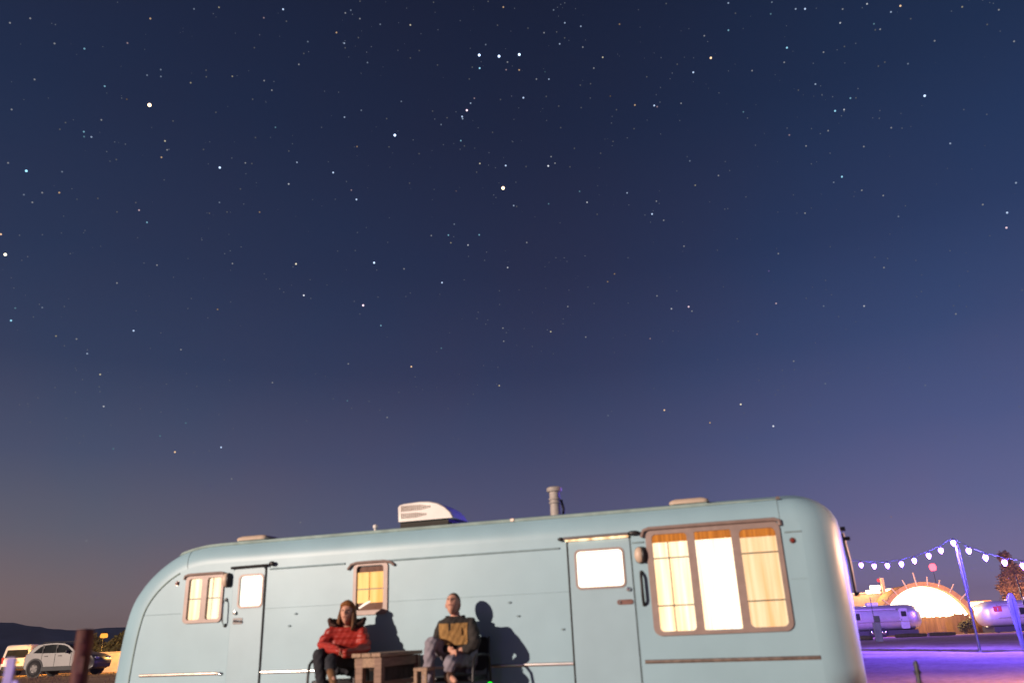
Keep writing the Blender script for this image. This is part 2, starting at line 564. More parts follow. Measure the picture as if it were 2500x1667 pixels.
SKY_WEST = [(0, (140, 116, 107)), (3, (125, 109, 109)), (7, (100, 98, 111)), (12, (74, 80, 106)), (18, (49, 61, 91)), (25, (36, 51, 82)), (35, (26, 41, 71)), (45, (21, 34, 62)), (50, (20, 32, 59))]
SKY_MID = [(0, (122, 112, 130)), (3, (102, 100, 125)), (7, (84, 87, 118)), (12, (66, 73, 106)), (18, (46, 55, 87)), (25, (34, 44, 74)), (35, (24, 35, 62)), (45, (19, 28, 52)), (50, (18, 27, 50))]
SKY_EAST = [(0, (152, 128, 155)), (3, (124, 115, 152)), (7, (99, 102, 143)), (12, (77, 87, 130)), (18, (55, 72, 113)), (25, (38, 57, 95)), (35, (27, 45, 77)), (45, (22, 38, 66)), (50, (21, 35, 62))]
sky = make_sky()

STARS = [
    (-36.91,37.40,2,'w'), (-38.04,36.77,2,'w'), (-35.13,36.47,2,'w'), (-33.20,36.71,3,'c'), (-30.43,37.77,2,'p'), (-29.11,39.56,3,'o'), 
    (-26.03,40.82,2,'b'), (-24.15,41.29,2,'y'), (-19.01,42.02,4,'b'), (-20.53,41.28,2,'p'), (-14.41,41.14,3,'o'), (-16.78,40.32,2,'b'), 
    (-18.66,41.34,1,'w'), (-27.86,36.74,2,'b'), (-28.75,36.20,2,'b'), (-27.78,36.33,2,'b'), (-31.47,34.88,3,'c'), (-25.60,36.38,2,'y'), 
    (-22.56,37.33,2,'y'), (-20.07,37.44,2,'w'), (-19.41,36.92,2,'w'), (-17.40,38.82,2,'w'), (-17.05,39.55,1,'w'), (-21.07,39.36,1,'w'), 
    (-24.58,37.36,1,'w'), (-24.51,36.96,1,'w'), (-29.88,34.45,1,'o'), (-28.29,34.44,7,'o'), (-35.89,34.10,2,'w'), (-36.85,32.01,2,'w'), 
    (-31.32,32.83,2,'w'), (-33.53,32.12,1,'w'), (-33.80,31.64,1,'w'), (-32.30,31.86,3,'c'), (-32.23,31.57,2,'c'), (-31.77,31.66,3,'b'), 
    (-26.51,33.79,1,'w'), (-23.51,34.88,1,'w'), (-20.84,36.14,1,'w'), (-18.90,34.58,2,'c'), (-26.89,32.44,3,'y'), (-26.66,31.91,2,'w'), 
    (-26.98,31.37,3,'o'), (-24.11,32.38,1,'w'), (-22.80,31.40,5,'b'), (-20.96,31.97,2,'w'), (-20.47,31.99,1,'w'), (-17.04,32.47,3,'b'), 
    (-14.15,32.04,4,'b'), (-17.73,33.15,1,'w'), (-17.57,30.96,3,'w'), (-20.37,33.72,1,'w'), (-36.41,28.89,2,'w'), (-35.29,28.69,5,'c'), 
    (-33.19,29.15,2,'b'), (-29.95,30.64,1,'w'), (-30.34,30.45,1,'b'), (-35.16,27.25,2,'b'), (-34.13,27.62,2,'w'), (-33.13,27.85,3,'o'), 
    (-34.59,26.91,2,'w'), (-32.00,27.68,1,'b'), (-30.73,28.00,1,'w'), (-28.27,28.20,1,'w'), (-27.99,27.76,3,'p'), (-27.36,27.07,3,'c'), 
    (-22.57,29.12,2,'b'), (-23.20,28.31,1,'w'), (-21.96,28.56,1,'w'), (-19.60,28.84,2,'o'), (-21.15,30.21,1,'w'), (-29.39,27.39,1,'w'), 
    (-13.77,40.55,2,'b'), (0.49,43.19,3,'o'), (5.05,42.77,2,'b'), (5.97,41.90,3,'b'), (7.37,41.56,3,'b'), (10.79,41.32,2,'o'), (-13.26,42.62,2,'b'), 
    (-13.72,42.41,2,'w'), (-12.44,42.17,2,'w'), (-10.64,41.95,2,'b'), (-7.97,42.05,3,'y'), (-12.51,40.99,1,'w'), (-13.70,40.54,3,'b'), 
    (-13.61,40.26,1,'w'), (-1.24,40.89,2,'b'), (-1.85,40.23,6,'b'), (-0.09,40.12,6,'b'), (1.72,40.16,6,'b'), (-1.85,39.39,4,'c'), (1.64,39.17,3,'o'), 
    (4.05,41.42,2,'w'), (5.18,41.39,1,'w'), (5.85,40.96,1,'w'), (5.37,40.62,3,'b'), (7.39,40.24,2,'w'), (9.04,39.42,3,'y'), (8.18,38.81,2,'w'), 
    (0.64,39.72,2,'w'), (0.49,39.23,2,'p'), (3.11,38.50,2,'w'), (4.20,38.43,3,'b'), (3.91,38.93,1,'c'), (2.63,41.79,1,'w'), (-0.11,42.08,1,'w'), 
    (-11.66,39.48,2,'b'), (-7.95,39.97,1,'w'), (-7.17,40.47,1,'w'), (-5.56,39.59,1,'w'), (-2.50,39.46,1,'w'), (-2.79,38.70,1,'w'), (1.88,37.34,4,'b'), 
    (-2.73,37.11,3,'b'), (-3.07,36.64,5,'p'), (-3.49,36.22,4,'b'), (-3.45,36.08,3,'b'), (-2.39,37.43,2,'p'), (-5.30,35.68,2,'b'), (-8.70,37.13,2,'b'), 
    (-12.06,36.36,2,'b'), (-13.43,35.81,3,'b'), (-9.92,35.94,1,'w'), (-6.02,36.57,1,'w'), (-9.21,34.86,6,'b'), (-3.64,34.60,3,'c'), (-4.78,36.14,1,'w'), 
    (9.36,36.85,1,'o'), (11.34,36.02,3,'o'), (12.93,35.77,4,'b'), (13.16,35.66,2,'p'), (7.78,37.83,1,'w'), (6.89,37.82,1,'w'), (12.60,37.71,1,'w'), 
    (15.25,38.12,1,'w'), (15.13,35.58,2,'w'), (9.76,35.90,1,'w'), (6.80,36.34,1,'w'), (4.89,36.60,1,'w'), (3.87,37.31,1,'w'), (-0.12,37.30,1,'w'), 
    (-12.31,33.93,2,'o'), (-9.68,34.05,1,'w'), (-7.17,33.68,1,'w'), (-2.08,33.02,3,'y'), (-2.37,32.43,1,'w'), (0.09,32.82,4,'b'), (3.66,32.62,4,'w'), 
    (3.95,33.24,2,'w'), (4.24,32.77,2,'w'), (1.80,32.68,1,'w'), (5.46,32.43,1,'w'), (-0.21,31.27,7,'o'), (-4.11,31.13,1,'p'), (-7.95,31.64,1,'w'), 
    (-12.22,30.33,4,'b'), (-12.65,30.95,2,'p'), (0.61,30.01,3,'b'), (0.85,29.94,1,'w'), (3.49,29.99,2,'c'), (6.10,30.67,2,'c'), (6.64,29.86,3,'w'), 
    (9.94,30.19,3,'b'), (12.19,29.34,2,'w'), (11.73,28.50,4,'b'), (12.58,27.95,2,'w'), (7.37,28.95,1,'w'), (-4.31,28.81,2,'b'), (5.95,33.66,1,'w'), 
    (8.10,33.13,1,'w'), (9.22,33.82,1,'w'), (4.93,35.15,1,'w'), (11.06,34.47,1,'w'), (-3.35,34.24,1,'w'), (-0.91,35.12,1,'w'), (15.02,41.99,1,'w'), 
    (-0.88,43.57,1,'w'), (-12.48,43.23,1,'w'), (-5.88,43.51,1,'w'), (20.15,41.06,3,'b'), (23.56,40.32,2,'b'), (25.24,39.47,3,'b'), (25.93,39.29,4,'b'), 
    (23.30,39.66,2,'c'), (28.60,38.51,2,'w'), (30.35,38.28,3,'w'), (32.50,37.44,4,'o'), (31.79,37.31,3,'b'), (36.26,35.99,2,'y'), (38.28,35.00,2,'w'), 
    (32.94,36.50,1,'w'), (28.21,37.77,3,'w'), (30.48,37.01,2,'c'), (30.80,36.57,2,'w'), (30.47,36.64,1,'w'), (20.58,40.33,1,'w'), (19.79,39.44,3,'c'), 
    (17.79,39.49,2,'w'), (24.02,37.36,4,'c'), (18.04,38.03,5,'o'), (16.46,37.39,4,'b'), (21.09,36.58,2,'w'), (23.61,36.53,2,'w'), (26.59,36.40,2,'w'), 
    (25.54,34.64,3,'b'), (24.24,34.58,1,'w'), (34.04,34.75,2,'w'), (32.02,34.02,2,'b'), (30.57,34.59,1,'w'), (30.09,34.49,1,'w'), (28.13,36.32,1,'w'), 
    (38.56,32.98,2,'w'), (37.38,34.48,1,'w'), (32.53,31.83,5,'b'), (27.74,33.14,3,'c'), (28.11,33.05,1,'w'), (26.51,32.65,4,'c'), (27.14,32.56,3,'w'), 
    (26.87,32.23,1,'w'), (25.85,33.88,1,'w'), (26.55,33.56,1,'w'), (28.39,33.57,1,'w'), (19.89,34.14,2,'c'), (20.12,33.68,1,'w'), (25.75,31.55,2,'w'), 
    (22.97,31.94,2,'p'), (24.00,30.97,2,'w'), (27.90,29.94,2,'w'), (29.95,30.59,2,'w'), (30.62,30.36,1,'w'), (33.29,28.55,3,'b'), (34.62,30.25,1,'w'), 
    (35.84,29.52,1,'w'), (29.33,31.38,1,'w'), (24.12,29.75,1,'w'), (15.20,31.69,2,'b'), (17.24,30.35,2,'w'), (18.14,30.53,1,'w'), (15.36,29.99,2,'y'), 
    (26.02,28.43,4,'c'), (25.39,28.21,2,'b'), (27.13,27.25,2,'w'), (28.43,26.57,2,'w'), (17.34,28.02,1,'w'), (23.03,26.66,2,'w'), (29.65,25.57,1,'w'), 
    (29.07,25.02,2,'b'), (36.32,25.06,3,'b'), (34.18,24.36,2,'w'), (35.38,23.48,4,'b'), (35.11,22.61,4,'p'), (22.46,28.02,1,'w'), (25.56,30.11,1,'p'), 
    (20.37,31.82,1,'w'), (-35.99,24.61,4,'o'), (-35.52,23.46,6,'y'), (-34.95,24.78,1,'w'), (-33.66,25.09,1,'w'), (-34.26,23.59,1,'w'), 
    (-34.50,19.56,4,'c'), (-34.40,20.35,2,'c'), (-32.91,20.64,2,'b'), (-33.10,20.81,1,'w'), (-33.31,19.98,1,'w'), (-31.66,20.91,1,'w'), 
    (-31.85,19.00,2,'y'), (-30.64,18.98,2,'w'), (-31.28,18.46,1,'w'), (-29.88,18.14,3,'b'), (-29.90,18.39,1,'b'), (-28.93,16.91,3,'y'), 
    (-28.88,16.12,1,'w'), (-28.79,15.82,1,'w'), (-32.26,15.06,1,'w'), (-32.75,14.63,1,'w'), (-33.19,14.54,1,'w'), (-28.45,14.90,3,'w'), 
    (-30.50,13.97,1,'w'), (-32.45,13.54,1,'p'), (-27.53,12.26,2,'c'), (-24.81,13.25,2,'c'), (-23.78,12.25,4,'o'), (-20.87,12.69,4,'b'), 
    (-21.62,12.42,1,'c'), (-23.29,14.19,2,'c'), (-21.21,14.87,1,'w'), (-24.93,14.81,1,'w'), (-26.23,14.93,1,'w'), (-27.28,19.95,4,'b'), 
    (-24.12,19.03,2,'w'), (-25.54,20.00,1,'w'), (-21.96,21.96,2,'o'), (-23.96,21.81,1,'p'), (-23.81,22.50,1,'w'), (-21.11,22.55,1,'w'), 
    (-23.52,26.48,1,'w'), (-21.84,25.76,1,'w'), (-21.47,26.00,1,'w'), (-21.23,25.16,2,'w'), (-20.72,26.35,1,'w'), (-16.63,25.56,4,'y'), 
    (-15.92,23.42,4,'w'), (-15.39,23.24,1,'w'), (-17.40,23.54,1,'w'), (-17.71,23.75,1,'w'), (-18.73,24.33,1,'w'), (-26.34,24.41,2,'w'), 
    (-27.20,24.42,1,'w'), (-28.73,22.88,2,'w'), (-13.54,26.66,1,'w'), (-17.77,17.23,2,'w'), (-22.83,16.67,1,'p'), (-24.79,16.67,1,'w'), 
    (-13.42,16.26,1,'w'), (-20.18,13.98,1,'w'), (-29.52,12.49,1,'w'), (-29.36,12.95,1,'p'), (-30.21,15.63,1,'w'), (-31.41,15.80,1,'w'), 
    (-31.84,24.25,1,'w'), (-6.18,28.00,2,'w'), (-4.80,28.04,3,'c'), (-2.30,28.03,3,'c'), (-4.61,27.49,2,'y'), (-3.23,27.32,3,'w'), (1.53,27.35,2,'w'), 
    (-12.06,28.04,1,'w'), (-12.18,26.77,1,'w'), (-10.69,25.98,5,'b'), (-8.34,25.61,2,'w'), (-0.10,25.63,3,'w'), (-5.35,24.65,4,'b'), (-11.45,22.93,5,'p'), 
    (-12.13,23.19,1,'w'), (-10.33,23.55,1,'w'), (-8.18,23.64,1,'w'), (-7.84,23.89,1,'w'), (-11.68,22.31,1,'w'), (-10.07,21.53,3,'c'), (-5.45,19.93,2,'c'), 
    (-12.42,18.75,2,'w'), (-7.73,18.61,4,'o'), (-7.44,17.88,1,'w'), (-1.11,17.13,3,'y'), (-1.16,18.46,1,'w'), (-0.66,21.28,2,'w'), (-0.41,20.94,1,'w'), 
    (-0.64,20.33,2,'w'), (-2.55,22.48,1,'w'), (-2.65,22.03,1,'w'), (-1.82,21.90,1,'w'), (-1.99,21.60,1,'w'), (-0.83,23.98,1,'w'), (-1.92,26.20,1,'w'), 
    (-1.74,26.79,1,'w'), (3.03,20.85,3,'y'), (2.78,21.00,1,'p'), (4.48,22.58,2,'w'), (5.69,20.29,2,'w'), (7.73,24.11,2,'o'), (8.32,24.62,2,'o'), 
    (9.49,25.66,1,'w'), (6.13,26.10,1,'w'), (11.40,22.73,2,'w'), (12.37,21.70,3,'w'), (12.30,20.12,1,'p'), (10.54,19.76,2,'p'), (12.93,22.91,1,'w'), 
    (-8.65,16.77,1,'w'), (-3.08,16.57,1,'w'), (-12.40,16.14,2,'c'), (-12.07,15.62,1,'p'), (-10.02,15.50,1,'p'), (-9.48,14.99,2,'w'), (6.89,14.55,2,'b'), 
    (11.01,14.61,4,'o'), (1.83,13.31,1,'w'), (-4.25,13.37,1,'w'), (3.62,12.08,1,'w'), (-3.59,24.84,1,'w'), (6.54,22.65,1,'w'), (10.42,16.21,1,'w'), 
    (13.89,25.95,2,'w'), (17.91,25.86,1,'w'), (20.67,24.35,2,'w'), (19.80,23.30,2,'v'), (24.29,24.10,1,'w'), (27.45,22.01,2,'w'), (31.64,22.10,1,'w'), 
    (23.54,21.97,1,'w'), (23.75,20.94,1,'w'), (13.66,21.69,4,'p'), (13.86,21.35,2,'w'), (19.93,21.02,3,'p'), (23.09,20.29,2,'b'), (25.69,19.80,3,'w'), 
    (18.27,19.13,2,'p'), (17.08,20.20,1,'w'), (31.04,18.67,1,'p'), (31.05,18.14,2,'w'), (34.98,18.70,1,'w'), (29.38,19.98,1,'w'), (23.93,19.42,1,'w'), 
    (22.03,21.02,1,'w'), (20.45,16.94,2,'w'), (20.40,16.36,1,'w'), (22.25,15.13,2,'b'), (27.64,15.32,1,'p'), (28.32,14.05,2,'b'), (19.09,15.12,1,'w'), 
    (16.42,14.47,4,'y'), (21.05,13.83,1,'w'), (14.12,13.43,3,'o'), (18.39,12.74,4,'w'), (16.51,12.16,1,'w'), (29.34,10.63,1,'w'), (29.24,10.28,1,'w'), 
    (25.34,9.78,1,'w'), (22.10,17.94,1,'p'), (-20.01,10.61,2,'w'), (-17.23,9.69,1,'w'), (-25.21,11.40,1,'w'), (-27.49,12.28,1,'w'), (-28.32,6.51,2,'w'), 
    (-29.53,7.77,1,'w'), (-15.29,7.75,2,'w'), (-15.79,8.85,1,'w'), (24.70,6.10,2,'p'), (21.74,9.89,1,'w'), (-1.13,17.13,2,'o'), (7.57,10.30,1,'w'), 
    (-12.21,12.47,1,'w'), (-7.28,10.52,1,'w'), 
]
STAR_COL = {'w': (0.85, 0.88, 1.0), 'b': (0.55, 0.70, 1.0), 'c': (0.35, 0.75, 1.0), 'o': (1.0, 0.66, 0.40), 'y': (1.0, 0.90, 0.68),
            'p': (1.0, 0.72, 0.85), 'v': (0.45, 0.35, 1.0)}
def star_mesh(mag, c):
    key = 'star_%d_%s' % (mag, c)
    if key in bpy.data.meshes:
        return bpy.data.meshes[key]
    rad = {1: 3.6, 2: 4.0, 3: 4.2, 4: 4.6, 5: 5.4, 6: 6.4, 7: 8.4}[mag]
    st = {1: 0.10, 2: 0.22, 3: 0.42, 4: 0.85, 5: 1.5, 6: 2.6, 7: 4.0}[mag]
    mb = MB()
    mb.ball((0, 0, 0), rad, 10, 6)
    me = bpy.data.meshes.new(key)
    me.from_pydata(mb.v, [], mb.f)
    me.materials.append(glow(key, STAR_COL[c], st, False))
    return me

def star_pos(az, el):
    return Vector((math.cos(R(el)) * math.sin(R(az)), math.cos(R(el)) * math.cos(R(az)), math.sin(R(el)))) * (SKY_R - 25)

NAMED = {  # the stars that stand out, by nearest direction
    (-28.293, 34.453): "brightest star of all, large and warm white, alone in the upper left sky",
    (-22.79, 31.403): "bright bluish white star below and right of the brightest star",
    (-35.298, 28.691): "bright cyan star close to the left edge, level with the brightest stars",
    (-1.85, 40.226): "left star of the close row of three bright stars",
    (-0.102, 40.109): "middle star of the close row of three bright stars",
    (1.729, 40.146): "right star of the close row of three bright stars",
    (-3.059, 36.649): "pinkish hazy star in the small slanting chain below the row of three",
    (-9.21, 34.865): "bright white star left of and below the small slanting chain of stars",
    (-0.214, 31.27): "second brightest star, warm white, straight below the row of three stars",
    (18.027, 38.024): "bright peach star right of the row of three, above a blue star",
    (32.544, 31.825): "lone bright bluish white star in the upper right sky",
    (-35.52, 23.461): "large yellowish star cut close by the left edge of the sky",
    (-10.702, 25.981): "bright white star in the middle sky with a blue star to its lower right",
    (-11.467, 22.93): "pale pink star in the middle sky, lower left of a blue star",
}
named_left = dict(NAMED)
count = 0
faint = MB()
for az, el, mag, c in sorted(STARS, key=lambda s: -s[2]):
    lab = None
    for k in list(named_left):
        if abs(k[0] - az) < 0.15 and abs(k[1] - el) < 0.15:
            lab = named_left.pop(k)
            break
    if lab:
        o = bpy.data.objects.new('star', star_mesh(mag, c))
        COL.objects.link(o)
        o.location = star_pos(az, el)
        tag(o, lab, 'star', 'bright stars in the night sky')
    elif count < 300:
        o = bpy.data.objects.new('star', star_mesh(mag, c))
        COL.objects.link(o)
        o.location = star_pos(az, el)
        o.parent = sky
        count += 1
    else:
        faint.ball(star_pos(az, el), 3.0, 6, 4)
for i in range(1000):
    az, el = random.uniform(-48, 48), 3 + 50 * random.random() ** 0.75
    faint.ball(star_pos(az, el), random.uniform(1.2, 3.0), 6, 4)
fs = faint.build('faint_stars', glow('faint_star', (0.6, 0.68, 0.9), 0.17, False), sky)
tag(fs, kind='stuff')

# ------------------------------------------------------------------ the blue trailer
TX, TY, TRZ = 3.0261, 10.0545, -R(16.75)
trailer = thing('travel_trailer', 'long pale blue vintage travel trailer with glowing curtained windows, behind the seated couple',
                'trailer', (TX, TY, 0), TRZ)

left = [(-9.40, 0.06), (-9.39, 0.25), (-9.37, 0.458), (-9.352, 0.70), (-9.328, 0.948), (-9.29, 1.21), (-9.228, 1.454), (-9.135, 1.62), (-9.007, 1.766), (-8.86, 1.885),
        (-8.69, 1.985), (-8.50, 2.05), (-8.25, 2.09), (-8.0, 2.10)]
def catmull(P, n=4):
    out = []
    for i in range(len(P) - 1):
        p0, p1, p2, p3 = P[max(i - 1, 0)], P[i], P[i + 1], P[min(i + 2, len(P) - 1)]
        for k in range(n):
            t = k / n
            out.append(tuple(0.5 * (2 * b + (c - a) * t + (2 * a - 5 * b + 4 * c - d) * t * t + (3 * b - a - 3 * c + d) * t ** 3)
                             for a, b, c, d in zip(p0, p1, p2, p3)))
    out.append(P[-1])
    return out
XR = 0.43
outline = catmull(left)
outline += [(-7 + i, 2.10) for i in range(0, 7)] + [(0.2, 2.10)]
for i in range(9):
    a = R(90 - 90 * i / 8)
    outline.append((XR - 0.08 + 0.08 * math.cos(a), 2.02 + 0.08 * math.sin(a)))
outline += [(XR, 1.6), (XR, 1.2), (XR, 0.8), (XR, 0.4), (XR, 0.2), (XR, 0.06)]
outline += [(-1 - i, 0.06) for i in range(0, 8)]
def out_normal(P, i):
    a, b = P[i - 1], P[(i + 1) % len(P)]
    d = Vector((b[0] - a[0], b[1] - a[1]))
    nn = Vector((-d.y, d.x))
    return nn.normalized() if nn.length > 1e-6 else Vector((0, 1))
NOR = [out_normal(outline, i) for i in range(len(outline))]
D_EDGE, D_TOP = 0.44, 0.15
def ring_at(off, crown, b, bk=0.0):
    out = []
    for (x, z), nn in zip(outline, NOR):
        up, dn, sd = max(0, nn.y) ** 2, max(0, -nn.y) ** 2, nn.x ** 2
        th = math.asin(max(0.0, min(1.0, off)))
        offu = math.sin(0.62 * th) / math.sin(0.62 * math.pi / 2)
        w = 0.285 * up * (offu / off if off > 1e-6 else 1.0) + (0.50 if nn.x < 0 else 0.47) * sd + 0.0 * dn
        c = 0.175 * up + (0.16 if nn.x < 0 else 0.06) * sd
        q = Vector((x, z)) + nn * (w * off + c * crown)
        out.append((q.x, b if b is not None else D_EDGE * (1 - up) * bk + D_TOP * up * (1 - math.cos(0.62 * th)) / (1 - math.cos(0.62 * math.pi / 2)), q.y))
    return out
rings = [ring_at(math.sin(R(t)), 0, None, 1 - math.cos(R(t))) for t in (0, 8, 17, 26, 35, 45, 55, 65, 75, 83, 90)]
for b in (0.62, 0.85, 1.05, 1.22, 1.39, 1.59, 1.82):
    rings.append(ring_at(1, math.sin(math.pi * (b - D_EDGE) / (2.44 - 2 * D_EDGE)), b))
rings += [ring_at(math.sin(R(t)), 0, 2.44 - D_EDGE * (1 - math.cos(R(t)))) for t in (90, 75, 55, 35, 17, 0)]
mb = MB()
mb.loft(rings, cap=False)
tri = tessellate_polygon([[Vector((x, z, 0)) for x, z in outline]])
mb.add([(x, 2.44, z) for x, z in outline], [tuple(t) for t in tri])
mb.build('body_shell', 'paint', trailer, smooth='all')

D1 = (-7.665, 0.16, -7.105, 2.005)
D2 = (-2.512, 0.16, -1.674, 2.062)
W1 = (-8.495, 1.255, -7.815, 1.945)
W2 = (-5.655, 1.250, -5.118, 1.945)
W3 = (-1.472, 0.825, 0.185, 2.112)
def shrink(r, d):
    return (r[0] + d, r[1] + d, r[2] - d, r[3] - d)
mb = MB()
plate(mb, outline, 0.0, 0.02, [rrect(*D1, 0.05), rrect(*D2, 0.05), rrect(*shrink(W1, 0.04), 0.06), rrect(*shrink(W2, 0.04), 0.05), rrect(*shrink(W3, 0.05), 0.08)])
mb.build('side_panel', 'paint', trailer)

# frame bolts of darkness behind the openings
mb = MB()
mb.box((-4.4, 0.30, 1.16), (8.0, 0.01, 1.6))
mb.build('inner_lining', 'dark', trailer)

def tubes(name, pts, r, m, parent=trailer, seg=8):
    return MB().tube(pts, r, seg).build(name, m, parent, smooth=True)

def curtain(parent, x0, z0, x1, z1, m, b=0.034, amp=0.009, folds=None, name='curtain'):
    mb = MB()
    n = max(6, int((x1 - x0) / 0.02))
    f = folds or (x1 - x0) / 0.11
    ph = random.uniform(0, 6)
    top, bot = [], []
    for i in range(n + 1):
        t = i / n
        y = b + amp * math.sin(2 * math.pi * f * t + ph) + amp * 0.4 * math.sin(2 * math.pi * f * 2.3 * t + 1)
        top.append((x0 + (x1 - x0) * t, y, z1))
        bot.append((x0 + (x1 - x0) * t, y + amp * 0.5 * math.sin(3 * t + ph), z0))
    mb.loft([bot, top], cap=False, closed=False)
    return mb.build(name, m, parent, smooth='all')

def window(rect, r, cols, fm='alu'):
    """frame with one opening per column; each column has its glass, curtain, glazing bars and valance"""
    holes = [rrect(c['x'][0], c['z'][0], c['x'][1], c['z'][1], c.get('r', 0.04)) for c in cols]
    fr = plate(MB(), rrect(*rect, r), -0.022, 0.03, holes).build('window', fm, trailer, bevel=0.006)
    for c in cols:
        (x0, x1), (z0, z1) = c['x'], c['z']
        plate(MB(), rrect(x0 - .006, z0 - .006, x1 + .006, z1 + .006, c.get('r', .04)), 0.008, 0.012).build('window_pane', 'glass', fr)
        zt = c.get('val', z1 + .02)
        zb = c.get('low', z0 - .02)
        if c.get('split'):
            s = c['split']
            curtain(fr, x0 - .03, zb, s - 0.006, zt, c['m'])
            curtain(fr, s + 0.004, zb, x1 + .03, zt, c['m'])
        else:
            curtain(fr, x0 - .03, zb, x1 + .03, zt, c['m'])
        if 'val' in c:
            curtain(fr, x0 - .03, zt - 0.01, x1 + .03, z1 + .02, c.get('vm', 'valance'), 0.024, 0.004, name='valance')
        if 'low' in c:
            MB().box(((x0 + x1) / 2, 0.022, (z0 + zb) / 2 - .01), (x1 - x0 + .06, 0.01, zb - z0 + .03)).build('lower_blind', 'valance_dull', fr)
        for zb_ in c.get('bars', ()):
            MB().box(((x0 + x1) / 2, 0.002, zb_), (x1 - x0 + .012, 0.012, 0.014)).build('glazing_bar', 'blackmetal', fr)
    return fr

w1 = window(W1, 0.07, [dict(x=(-8.430, -8.200), z=(1.305, 1.895), r=.035, m='curtain_mid', bars=(1.602,)),
                       dict(x=(-8.098, -7.860), z=(1.305, 1.895), r=.035, m='curtain_mid', bars=(1.602,), split=-8.03)])
w2 = window(W2, 0.06, [dict(x=(-5.605, -5.185), z=(1.312, 1.912), r=.045, m='curtain_orange', bars=(1.594,), val=1.835, low=1.405, vm='valance_dull', split=-5.43)])
w3 = window(W3, 0.10, [dict(x=(-1.395, -0.950), z=(0.875, 2.045), r=.05, m='curtain_hot', bars=(1.749, 1.175), val=1.955, split=-1.20),
                       dict(x=(-0.855, -0.405), z=(0.870, 2.045), r=.02, m='curtain_center', val=1.955),
                       dict(x=(-0.305, 0.128), z=(0.880, 2.030), r=.06, m='curtain_pale', bars=(1.740, 1.180), val=1.942)])
# diagonal highlight low in the small window, imitated by a glowing tube
MB().tube([(-5.57, 0.016, 1.345), (-5.49, 0.014, 1.39), (-5.40, 0.016, 1.43)], [0.012, 0.016, 0.010], 8).build('highlight_streak', glow('highlight_streak_glow', (1, 0.8, 0.66), 1.6), w2, smooth=True)

M['rail_glow'] = curtain_glow('rail_strip_glow', (0.45, 0.20, 0.08), (1.0, 0.74, 0.42), 2.3, 9)  # self-glowing strip under the door rail; no opening lets light out
def drip_cap(rect, over0, over1, m, droop0=0.05, droop1=0.03, r=0.02):
    x0, x1, z = rect[0], rect[2], rect[3]
    return tubes('drip_cap', [(x0 - over0, -0.022, z - droop0), (x0 - over0 * .35, -0.03, z - droop0 * .1), (x0 + .05, -0.034, z + 0.012), ((x0 + x1) / 2, -0.036, z + .014),
                              (x1 - .05, -0.034, z + .012), (x1 + over1 * .4, -0.03, z - droop1 * .1), (x1 + over1, -0.022, z - droop1)], r, m)
drip_cap(W1, 0.03, 0.0, 'alu', 0.05, 0.0)
drip_cap(W2, 0.09, 0.10, 'alu', 0.07, 0.05)
drip_cap(W3, 0.05, 0.01, 'alu', 0.09, 0.06, 0.024)

def door(rect, win, wr, m_curt, rail_m):
    g = 0.011
    x0, z0, x1, z1 = rect
    # dark jamb behind the door joint
    plate(MB(), rrect(x0 - .04, z0 - .02, x1 + .04, z1 + .04, .05), 0.022, 0.05, [rrect(x0 + .05, z0 + .05, x1 - .05, z1 - .05, .05)]).build('door_jamb', 'seam', trailer)
    d = plate(MB(), rrect(x0 + g, z0 + g, x1 - g, z1 - g, .045), -0.014, 0.02, [rrect(*win, wr)]).build('door', 'door_paint', trailer, bevel=0.005)
    plate(MB(), rrect(*shrink(win, -.025), wr + .02), -0.022, -0.0155, [rrect(*shrink(win, 0.004), wr)]).build('window_frame', 'alu', d, bevel=0.002)
    plate(MB(), rrect(*shrink(win, -.003), wr), -0.004, 0.0).build('window_pane', 'glass', d)
    curtain(d, win[0] - .03, win[1] - .03, win[2] + .03, win[3] + .03, m_curt, 0.035, 0.006, name='curtain')
    return d
DW1 = (-7.530, 1.452, -7.148, 1.885)
DW2 = (-2.400, 1.445, -1.790, 1.900)
d1 = door(D1, DW1, 0.05, 'curtain_white', 'blackmetal')
d2 = door(D2, DW2, 0.05, 'curtain_white', 'alu_bright')
# latches and handles
MB().lathe([(0.0, -0.05), (0.024, -0.048), (0.028, -0.03), (0.020, -0.0145)], (-7.575, 0, 1.372), 'Y', 14).build('lock', 'chrome', d1, smooth=True)
h1 = plate(MB(), rrect(-7.605, 1.215, -7.445, 1.300, .012), -0.022, -0.0145).build('handle_plate', 'chrome', d1, bevel=0.003)
MB().tube([(-7.59, -0.03, 1.256), (-7.56, -0.055, 1.26), (-7.46, -0.055, 1.25)], [.010, .014, .012], 8).build('handle', 'chrome', d1, smooth=True)
MB().lathe([(0.0, -0.05), (0.024, -0.048), (0.030, -0.03), (0.022, -0.0145)], (-1.745, 0, 1.398), 'Y', 14).build('lock', 'chrome', d2, smooth=True)
plate(MB(), rrect(-1.905, 1.215, -1.700, 1.275, .028), -0.026, -0.0145).build('handle_plate', 'brass', d2, bevel=0.003)
MB().ball((-1.865, -0.034, 1.247), (.016, .012, .016), 10, 6).build('key_knob', 'chrome', d2, smooth=True)
# hinge edge strip down the doors
for x in (D1[2] + .004, D2[0] - .004):
    tubes('hinge_strip', [(x, -0.006, 0.16), (x, -0.006, 1.99 if x < -5 else 2.05)], 0.011, 'seam')
tubes('seam_line', [(D2[2] + .002, -0.001, 0.16), (D2[2] + .002, -0.001, 2.05)], 0.005, 'moulding')
